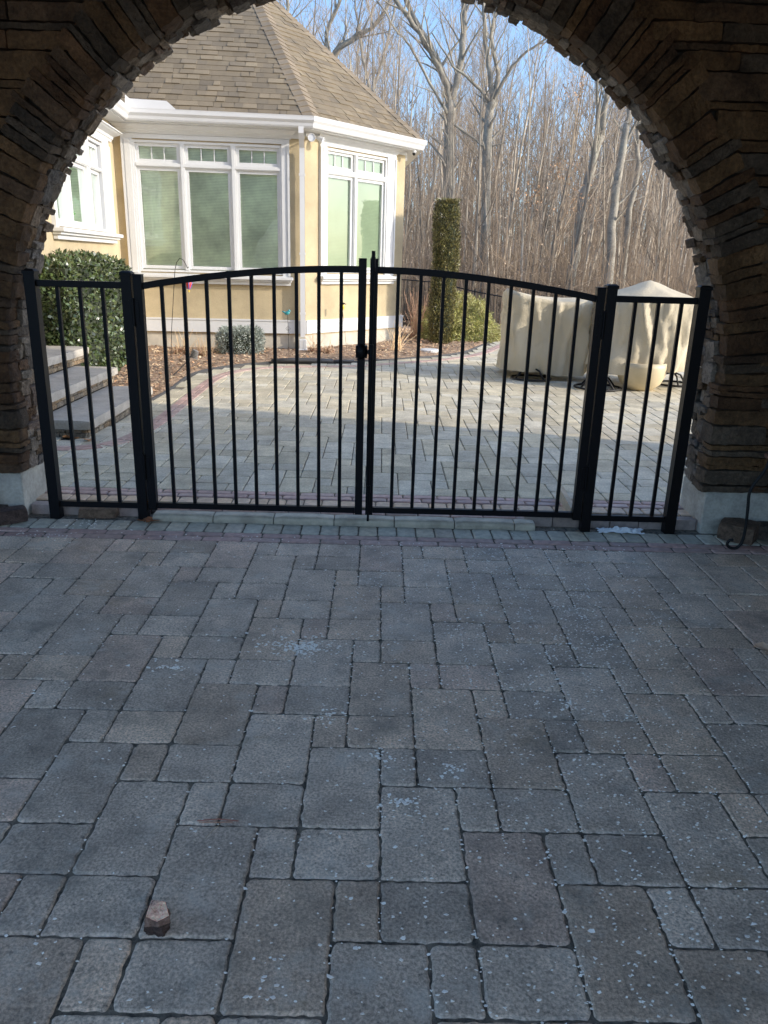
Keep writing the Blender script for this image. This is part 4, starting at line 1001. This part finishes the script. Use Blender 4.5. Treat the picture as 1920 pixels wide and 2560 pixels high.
# ------------------------------------------------------------------ patio covers
def cover(m_,cx,cy,hx,hy,ztop,hem,top_fn,seed,rot=0,e=5,nj=26,ni=120,flare=.06,pl=.018):
    vs=[]
    prof=[]
    for j in range(nj+1):
        t=j/nj
        for i in range(ni):
            a=2*PI*i/ni; dx,dy=math.cos(a),math.sin(a); k=(abs(dx)**e+abs(dy)**e)**(1/e); dx/=k;dy/=k
            if t<.35:
                q=t/.35; r=q; x=dx*hx*r; y=dy*hy*r; z=top_fn(x/hx,y/hy)
                w=q
            else:
                q=(t-.35)/.65; x=dx*hx;y=dy*hy; z0=top_fn(dx,dy); hm=hem+.025*math.sin(a*3+seed)+.02*nz(a*2,seed,0)
                z=z0+(hm-z0)*q
                sw=abs(math.sin(a*2+seed+q*1.4))**.6; fold=-.030*sw*math.sin(min(1,q*1.3)*PI)+.012*abs(math.sin((dx*4+q*5+nz(dx*3,q*2,seed)*3)))**.5+pl*(.25+q)*(math.sin(a*17+3*nz(a*2,q*1.5,seed)+seed)*.5+nz(a*6,q*1.2,seed)*1.6)+.03*nz(dx*2.2,dy*2.2,z*2.5+seed)+ .012*nz(dx*6+z*3,dy*6,z*3+seed)+.045*(1-abs(math.sin(dx*5.5+dy*4+q*(2.6 if dx>0 else -2.2)+1.2*nz(dx*2,q,seed))))**2.2+.026*(1-abs(math.sin(dx*11-dy*7-q*5+seed)))**4
                rr_=1+(flare*q+fold)/hx; x*=rr_; y*=rr_
            z+=.012*nz(x*4+seed,y*4,1)
            if q<.12 and t>=.35: x*=.985;y*=.985
            c,s_=math.cos(rot),math.sin(rot); vs.append((cx+x*c-y*s_,cy+x*s_+y*c,z))
    fs=[(j*ni+i,j*ni+(i+1)%ni,(j+1)*ni+(i+1)%ni,(j+1)*ni+i) for j in range(nj) for i in range(ni)]
    fs=[f[::-1] for f in fs]
    m_.add(vs,fs)
def ringbase(parent,cx,cy,r,legs=4):
    m_=MB(); P=[(cx+r*math.cos(2*PI*i/28),cy+r*math.sin(2*PI*i/28),GZ+.018) for i in range(29)]; m_.tube(P,.014,7)
    m_.build('ring_base',M['iron'],parent,smooth=True)
    m_=MB()
    for i in range(legs):
        a=2*PI*i/legs+.5; m_.tube([(cx+r*math.cos(a),cy+r*math.sin(a),GZ+.02),(cx+r*.6*math.cos(a),cy+r*.6*math.sin(a),GZ+.12),(cx,cy,GZ+.16)],.012,6)
    m_.tube([(cx,cy,GZ+.14),(cx,cy,.45)],.03,10)
    m_.build('swivel_leg',M['iron'],parent,smooth=True)
k1=thing('covered_patio_chair','boxy beige canvas cover over patio chairs, sagging top, partly in shade','covered furniture',(2.16,6.1,GZ))
m_=MB()
cover(m_,2.21,6.10,.50,.50,1.12,.15,lambda u,v:1.05-.03*u-.06*math.exp(-((u-.15)**2*5+(v+.2)**2*2))+.07*(abs(u)**2.5)*(1 if u<0 else .35),2.0,rot=-.06,e=7,pl=.014,flare=.02)
cvr=m_.build('cover',M['cover'],k1,smooth=True)
m_=MB(); m_.box(1.85,2.45,5.85,6.45,.30,.95); m_.build('seat',M['iron'],k1)
ringbase(k1,2.0,5.66,.25); 
k2=thing('covered_patio_table','larger beige canvas cover rising to a blunt peak, in full sun','covered furniture',(3.25,5.5,GZ))
m_=MB()
def top2(u,v):
    r=min(1,math.sqrt(u*u+v*v)*.92); return 1.09+.22*(1-r**1.08)+.02*nz(u*3,v*3,2)
cover(m_,3.31,5.50,.545,.54,1.3,.27,top2,5.0,rot=.05,e=3.0,pl=.035,flare=.07)
m_.build('cover',M['cover'],k2,smooth=True)
m_=MB(); m_.box(2.98,3.55,5.25,5.8,.42,1.0); m_.build('seat',M['iron'],k2)
ringbase(k2,2.68,5.02,.27); ringbase(k2,3.75,5.5,.22,3)
m_=MB(); m_.lathe([(.10,GZ),(.16,GZ+.01),(.235,GZ+.08),(.28,GZ+.18),(.29,GZ+.27),(.285,GZ+.33),(.26,GZ+.33),(.24,GZ+.30)],32,(3.19,5.05,0)); pt=m_.build('planter_pot',M['pot'],smooth=True); tag(pt,'rounded beige pot on the pavers under the peaked cover','pot')

# ------------------------------------------------------------------ rear iron fence
FP=[(.45,17.6,-.28),(1.55,17.3,-.33),(2.45,16.1,-.5),(3.35,14.9,-.62),(4.6,14.5,-.72),(6.4,14.3,-.8),(8.4,14.2,-.85),(10.4,14.3,-.9)]
lab=['section of black picket fence nearest the house corner','black picket fence section seen behind the column shrub','black picket fence section above the golden mound','black picket fence section just right of the golden mound','black picket fence section behind the boxy beige cover','black picket fence section behind the peaked beige cover','black picket fence section at the far right behind covers']
for i,(A,B) in enumerate(zip(FP,FP[1:])):
    A=Vector(A);B=Vector(B); t=thing('picket_fence',lab[i],'fence',tuple((A+B)/2),'sections of the rear iron fence'); H=1.28
    for q in (.99,.18):
        m_=MB(); m_.tube([A+Vector((0,0,H*q)),B+Vector((0,0,H*q))],.016,4); m_.build('rail',M['iron'],t)
    m_=MB(); m_.tube([A,A+Vector((0,0,H+.06))],.028,4); m_.build('post',M['iron'],t)
    n=int((B-A).length/.11); base=None
    for k_ in range(1,n):
        p=A+(B-A)*k_/n
        if base is None:
            m_=MB(); m_.tube([(0,0,0),(0,0,H)],.009,4); base=m_.build('picket',M['iron'],t); base.location=p-Vector((0,0,0)); base.matrix_parent_inverse=parent_inv(t)
        else:
            c_=base.copy(); COL.objects.link(c_); c_.parent=t; c_.matrix_parent_inverse=base.matrix_parent_inverse.copy(); c_.location=p

# ------------------------------------------------------------------ trees
def grow(m_,p,d,L,r,lev,rg,maxlev,spread=.55,up=.25,sides=(8,5,4,3,3),dens=1.0,curl=.18):
    n=max(3,int(4+L*.5)) if lev<2 else 3
    pts=[p];rad=[r];q=p.copy();dd=d.normalized()
    for i in range(n):
        dd=(dd+Vector((rg.gauss(0,curl),rg.gauss(0,curl),rg.gauss(0,curl*.6)+up*.25))*(.5 if lev==0 else .8)).normalized()
        q=q+dd*(L/n); pts.append(q.copy()); rad.append(max(.0035,r*(1-.78*(i+1)/n)))
    m_.tube(pts,rad,sides[min(lev,4)],cap=False)
    if lev<maxlev:
        side_branches(m_,pts,rad,lev,rg,maxlev,spread,up,sides,dens,L,curl)
def side_branches(m_,pts,rad,lev,rg,maxlev,spread,up,sides,dens,L,curl=.18,start=.25,cnt=None):
    k=cnt if cnt is not None else int([11,7,4,3][min(lev,3)]*dens)
    for b in range(k):
        t=start+(1-start)*(b+rg.random())/k; f=t*(len(pts)-1); i=min(int(f),len(pts)-2); q=pts[i].lerp(pts[i+1],f-i); ax=(pts[i+1]-pts[i]).normalized()
        o=ax.orthogonal().normalized(); o.rotate(Matrix.Rotation(rg.uniform(0,2*PI),3,ax))
        dr=(ax*rg.uniform(.5,1.1)+o*rg.uniform(.5,1.0)*spread*1.6+Vector((0,0,up))).normalized()
        rr_=(rad[i]*(1-(f-i))+rad[i+1]*(f-i)); LL=L*rg.uniform(.28,.5)*(1.15-.5*t)
        grow(m_,q,dr,LL,max(.004,rr_*rg.uniform(.35,.55)),lev+1,rg,maxlev,spread,up,sides,dens,curl)
def tree_obj(label,limbs,seed,name='bare_tree',branch=True,maxlev=3,dens=1.0,basez=None,m=None):
    """limbs: first is the trunk; each (pts, r0, r1)"""
    rg=random.Random(seed); t=thing(name,label,'tree',limbs[0][0][0])
    for k_,(pts,r0,r1) in enumerate(limbs):
        P=[Vector(p) for p in pts]
        Q=[P[0]]
        for a_,b_ in zip(P,P[1:]):
            for s_ in (.33,.66,1): 
                w=a_.lerp(b_,s_); 
                if s_<1: w+=Vector((rg.gauss(0,.022),rg.gauss(0,.022),0))
                Q.append(w)
        n=len(Q); rad=[r0+(r1-r0)*i/(n-1) for i in range(n)]
        if k_==0: rad[0]*=1.25
        mm=MB(); mm.tube(Q,rad,10 if r0>.08 else 7)
        if k_>0 and branch:
            L=sum((b_-a_).length for a_,b_ in zip(Q,Q[1:]))
            side_branches(mm,Q,rad,1,rg,maxlev,.6,.22,(8,6,4,3,3),1.0,L*.8,.2,.15,cnt=int(L*2.0*dens))
        elif k_==0:
            L=sum((b_-a_).length for a_,b_ in zip(Q,Q[1:]))
            side_branches(mm,Q,rad,2,rg,3,.8,.1,(8,6,4,3,3),1.0,L*.35,.2,.45,cnt=int(8*dens))
        mm.build('trunk' if k_==0 else 'limb',m or M['bark'],t,smooth=True)
    return t
def xz(Y,pts,dy=0): return [(x,Y+dy*i,z) for i,(x,z) in enumerate(pts)]
tree_obj('large grey trunked bare tree forking high above the column shrub',[
 (xz(24,[(2.34,-.9),(2.32,3.46),(2.21,4.9),(2.18,6.5)]),.22,.17),
 (xz(24,[(2.16,6.4),(2.04,6.92),(1.55,7.7),(1.18,8.17),(.76,8.68),(.45,8.97),(.05,9.4),(-.5,10.4)],-.1),.11,.05),
 (xz(24,[(2.18,6.5),(2.12,6.92),(1.81,7.49),(1.43,8.18),(1.0,8.8),(.64,9.4),(.3,10.6)],.1),.13,.06),
 (xz(24,[(2.2,6.5),(2.34,6.93),(2.45,7.64),(2.5,8.5),(2.45,9.4),(2.6,11.5),(2.4,13)]),.13,.05),
 (xz(24,[(2.15,6.0),(2.02,6.2),(1.43,6.95),(.79,7.9),(.38,8.2),(-.3,9.0)],-.2),.06,.02),
 (xz(24,[(2.2,5.9),(2.83,5.47),(3.37,5.07),(3.9,5.2)],-.2),.05,.02)],1,dens=1.2)
tree_obj('bare tree with four upswept limbs right of the large grey trunk',[
 (xz(21,[(3.3,-.9),(3.25,1.55),(3.13,4.5),(3.12,5.72),(3.2,5.95)]),.16,.12),
 (xz(21,[(3.18,5.85),(2.8,6.26),(2.38,6.56),(1.96,6.78),(1.3,7.6)],-.1),.06,.02),
 (xz(21,[(3.2,5.9),(3.08,6.67),(2.87,7.47),(2.75,8.54),(2.7,10.2)]),.085,.04),
 (xz(21,[(3.22,5.9),(3.32,6.7),(3.05,7.69),(3.16,8.34),(3.3,10)],.1),.075,.035),
 (xz(21,[(3.24,5.95),(3.36,6.32),(3.67,6.87),(4.04,7.23),(4.57,7.56),(5.3,8.4)],-.1),.06,.02)],2)
tree_obj('pale sunlit tree leaning right with twin upper stems',[
 (xz(19,[(5.55,-1),(5.53,.94),(5.59,2.08),(5.63,3.32),(5.8,4.0),(5.98,4.87)]),.15,.10),
 (xz(19,[(5.98,4.8),(6.02,5.8),(6.03,6.26),(6.2,8.5),(6.1,10.5)]),.09,.03),
 (xz(19,[(5.8,4.0),(5.83,4.35),(5.78,5.2),(5.63,6.13),(5.6,8),(5.3,10)],-.1),.065,.02),
 (xz(19,[(5.82,4.1),(5.92,5.4),(5.8,6.1),(5.9,8)],.15),.05,.02)],3)
tree_obj('straight bare trunk between the pale leaning tree and the arch',[
 (xz(18,[(6.34,-1),(6.34,.9),(6.25,2.5),(6.29,3.9),(6.37,5.07)]),.14,.09),
 (xz(18,[(6.37,5.0),(6.36,5.5),(6.5,7.5),(6.4,9.5)]),.085,.03),(xz(18,[(6.35,4.4),(6.7,5.4),(7.1,7.0)],-.1),.04,.015)],4)
tree_obj('slim bare tree at the far right near the arch stones',[
 (xz(22,[(7.9,-1),(7.9,1.67),(7.87,3.24),(8.01,4.5),(7.88,5.1)]),.11,.075),
 (xz(22,[(7.88,5.0),(7.85,5.73),(8.0,8),(7.7,10.5)]),.07,.025)],5)
tree_obj('wide branching bare tree rising behind the shingled roof',[
 (xz(26,[(-2.5,-1),(-2.4,3),(-2.24,6.5)]),.22,.16),
 (xz(26,[(-2.24,6.5),(-2.03,7.71),(-1.6,8.3),(-.98,8.73),(-.45,8.9),(.06,9.6),(.5,10.6)],-.1),.12,.04),
 (xz(26,[(-2.2,7.0),(-2.03,7.95),(-2.04,8.9),(-1.62,9.8),(-1.4,11.5)],.1),.10,.04),
 (xz(26,[(-2.35,6.0),(-3.1,7.6),(-3.41,8.85),(-3.35,9.5),(-3.4,11.5)]),.10,.04)],6,dens=1.3)
tree_obj('slender forked tree left of the roof peak behind the house',[
 (xz(30,[(-.6,-1),(-.55,4),(-.5,7.6)]),.14,.09),
 (xz(30,[(-.5,7.6),(-.9,9),(-1.2,10.6),(-1.3,13)]),.07,.02),(xz(30,[(-.5,7.6),(-.1,9),(.3,10.6),(.4,13)]),.07,.02)],7)

# individual slender trees in the woods: eight meshes, many copies
protos=[]
for v in range(9):
    rg=random.Random(100+v); H=rg.uniform(11,16); r=rg.choice([.05,.06,.075,.10,.14])
    t=thing('slender_tree','slender bare grey brown tree among many in the woods','tree',(0,0,0),'slender bare trees in the woods')
    mm=MB(); pts=[Vector((0,0,0))]; d=Vector((rg.gauss(0,.05),rg.gauss(0,.05),1)); n=9
    for i in range(n):
        d=(d+Vector((rg.gauss(0,.05),rg.gauss(0,.05),.1))).normalized(); pts.append(pts[-1]+d*H/n)
    rad=[r*(1-.85*i/n) for i in range(n+1)]
    mm.tube(pts,rad,6,cap=False); mm.build('trunk',M['bark2'],t,smooth=True)
    mm=MB(); side_branches(mm,pts,rad,0,rg,3,.55,.30,(5,4,3,3,3),1.2,H*.5,.17,.28,cnt=19)
    mm.build('branches',M['twig'],t)
    protos.append(t)
rg=random.Random(55); placed=[]
tries=0
while len(placed)<265 and tries<20000:
    tries+=1
    y=17.5+45*rg.random()**1.15; D=y+4.2; x=.06+D*rg.uniform(-.24,.52)
    if y<19 and x<3.6: continue
    if any((x-a)**2+(y-b)**2<(.35+.02*y)**2 for a,b in placed): continue
    placed.append((x,y))
used=set()
for i,(x,y) in enumerate(placed):
    k_=i%len(protos); s_=min(1.25,max(.45,(2.2+.21*(y+4.2)*rg.uniform(.75,1.3))/13.5)); loc=(x,y,terr(x,y)-.1)
    if k_ not in used:
        used.add(k_); t=protos[k_]; t.location=loc; t.rotation_euler=(0,0,rg.uniform(0,6.28)); t.scale=(s_,)*3
    else: copy_thing(protos[k_],loc,rg.uniform(0,6.28),s_)
# far wood as one mass
mb=MB(); rg=random.Random(77)
for i in range(800):
    y=rg.uniform(50,95); D=y+4; x=D*rg.uniform(-.35,.62); z0=terr(x,y)-.2; H=(.175*(y+4)+1)*rg.uniform(.75,1.2)-z0; lean=rg.gauss(0,.04); r=rg.uniform(.05,.13)
    b=rg.uniform(.7,1.25); col=(.40*b,.35*b,.31*b)
    mb.tube([(x,y,z0),(x+lean*H*.5,y,z0+H*.5),(x+lean*H+rg.gauss(0,.4),y,z0+H)],[r,r*.6,.01],3,col,cap=False)
    for k_ in range(16):
        t=rg.uniform(.15,.95); zz=z0+H*t; L=rg.uniform(.8,3.2)*(1.2-t*.7); a=rg.uniform(0,2*PI); xx=x+lean*H*t
        mb.tube([(xx,y,zz),(xx+math.cos(a)*L*.5,y+math.sin(a)*L*.5,zz+L*.45),(xx+math.cos(a)*L*.75,y+math.sin(a)*L*.75,zz+L)],[.03,.022,.008],3,col,cap=False)
fw_=mb.build('distant_woodland',M['farwood']); tag(fw_,'far mass of bare grey brown woodland','woodland',kind='stuff')
# undergrowth
mb=MB(); rg=random.Random(78)
for i in range(6500):
    y=16.8+26*rg.random()**1.3; D=y+4.2; x=D*rg.uniform(-.2,.52)
    if y<18 and x<3: y+=2.2
    z0=terr(x,y)-.05; H=rg.uniform(.6,4.2)*(.6+.8*rg.random()); a=rg.uniform(0,2*PI); ln=abs(rg.gauss(0,.11))*H; b=rg.uniform(.6,1.4); col=(.42*b,.35*b,.28*b)
    p=Vector((x,y,z0)); q=p+Vector((math.cos(a)*ln*.4,math.sin(a)*ln*.4,H*.6)); w=p+Vector((math.cos(a)*ln,math.sin(a)*ln,H))
    mb.tube([p,q,w],[.012,.009,.004],3,col,cap=False)
    for k_ in range(3):
        t=rg.uniform(.3,.9); s0=p.lerp(q,t); a2_=rg.uniform(0,2*PI); L=H*rg.uniform(.15,.4); mb.tube([s0,s0+Vector((math.cos(a2_)*L,math.sin(a2_)*L,L*rg.uniform(.1,.9)))],[.007,.003],3,col,cap=False)
ug=mb.build('undergrowth',M['farwood']); tag(ug,'tangled bare brown undergrowth twigs at the edge of the woods','undergrowth',kind='stuff')
mb=MB()
for i in range(11000):
    y=16.8+18*rg.random(); D=y+4.2; x=D*rg.uniform(-.12,.5)
    if y<18 and x<3: y+=2.2
    cl=nz(x,y,0,.5)
    z=terr(x,y)+rg.random()**1.6*3.4
    if rg.random()>.35+cl*.9: continue
    b=rg.uniform(.7,1.4); mb.leaf(Vector((x,y,z)),Vector((rg.gauss(0,1),rg.gauss(0,1),rg.gauss(0,1))),Vector((rg.gauss(0,1),rg.gauss(0,1),rg.gauss(0,1))),.07,.04,(.42*b,.30*b,.20*b))
for (cx,cy,cz) in ((5.0,19,4.0),(4.2,19.2,3.3),(5.5,18.6,3.2),(5.2,19,6.0),(6.9,18,6.0)):
    for i in range(70):
        b=rg.uniform(.7,1.3); mb.leaf(Vector((rg.gauss(cx,.25),rg.gauss(cy,.25),rg.gauss(cz,.2))),Vector((rg.gauss(0,1),rg.gauss(0,1),-1)),Vector((rg.gauss(0,1),rg.gauss(0,1),0)),.08,.045,(.50*b,.27*b,.13*b))
lv=mb.build('clinging_leaves',M['deadleaf']); tag(lv,'tan dead leaves still clinging to the undergrowth','leaves',kind='stuff')

# ------------------------------------------------------------------ light, sky, camera
el,th_=R(22),R(15)
sun=bpy.data.lights.new('sun','SUN'); sun.energy=4.6; sun.angle=R(.5); sun.color=(1,.90,.76)
so=bpy.data.objects.new('sun',sun); COL.objects.link(so)
trav=Vector((-math.cos(th_)*math.cos(el),math.sin(th_)*math.cos(el),-math.sin(el)))
so.rotation_euler=trav.to_track_quat('-Z','Y').to_euler()
w=bpy.data.worlds.new('World'); sc.world=w; w.use_nodes=True; nt=w.node_tree
bg=nt.nodes['Background']; sk=nt.nodes.new('ShaderNodeTexSky'); sk.sky_type='NISHITA'; sk.sun_disc=False; sk.sun_elevation=el; sk.sun_rotation=math.atan2(-trav.x,-trav.y); sk.altitude=0; sk.air_density=1.0; sk.dust_density=2.6; sk.ozone_density=5.5
nt.links.new(sk.outputs[0],bg.inputs[0]); bg.inputs[1].default_value=.38
cam=bpy.data.cameras.new('camera'); co=bpy.data.objects.new('camera',cam); COL.objects.link(co); sc.camera=co
pitch,roll,yaw=.315373662,.0286779922,.0115254352
f=Vector((math.sin(yaw)*math.cos(pitch),math.cos(yaw)*math.cos(pitch),-math.sin(pitch))); r=Vector((math.cos(yaw),-math.sin(yaw),0)); u=r.cross(f)
r2=r*math.cos(roll)+u*math.sin(roll); u2=-r*math.sin(roll)+u*math.cos(roll)
Mx=Matrix(((r2.x,u2.x,-f.x,.0615),(r2.y,u2.y,-f.y,-4.193),(r2.z,u2.z,-f.z,1.4443),(0,0,0,1))); co.matrix_world=Mx
cam.sensor_fit='VERTICAL'; cam.sensor_height=24; cam.lens=1923/2560*24; cam.clip_start=.05; cam.clip_end=1000
sc.view_settings.view_transform='Standard'; sc.view_settings.look='None'; sc.view_settings.exposure=0; sc.view_settings.gamma=1.2
sc.cycles.max_bounces=8; sc.cycles.use_denoising=True; sc.cycles.diffuse_bounces=5; sc.cycles.transparent_max_bounces=12
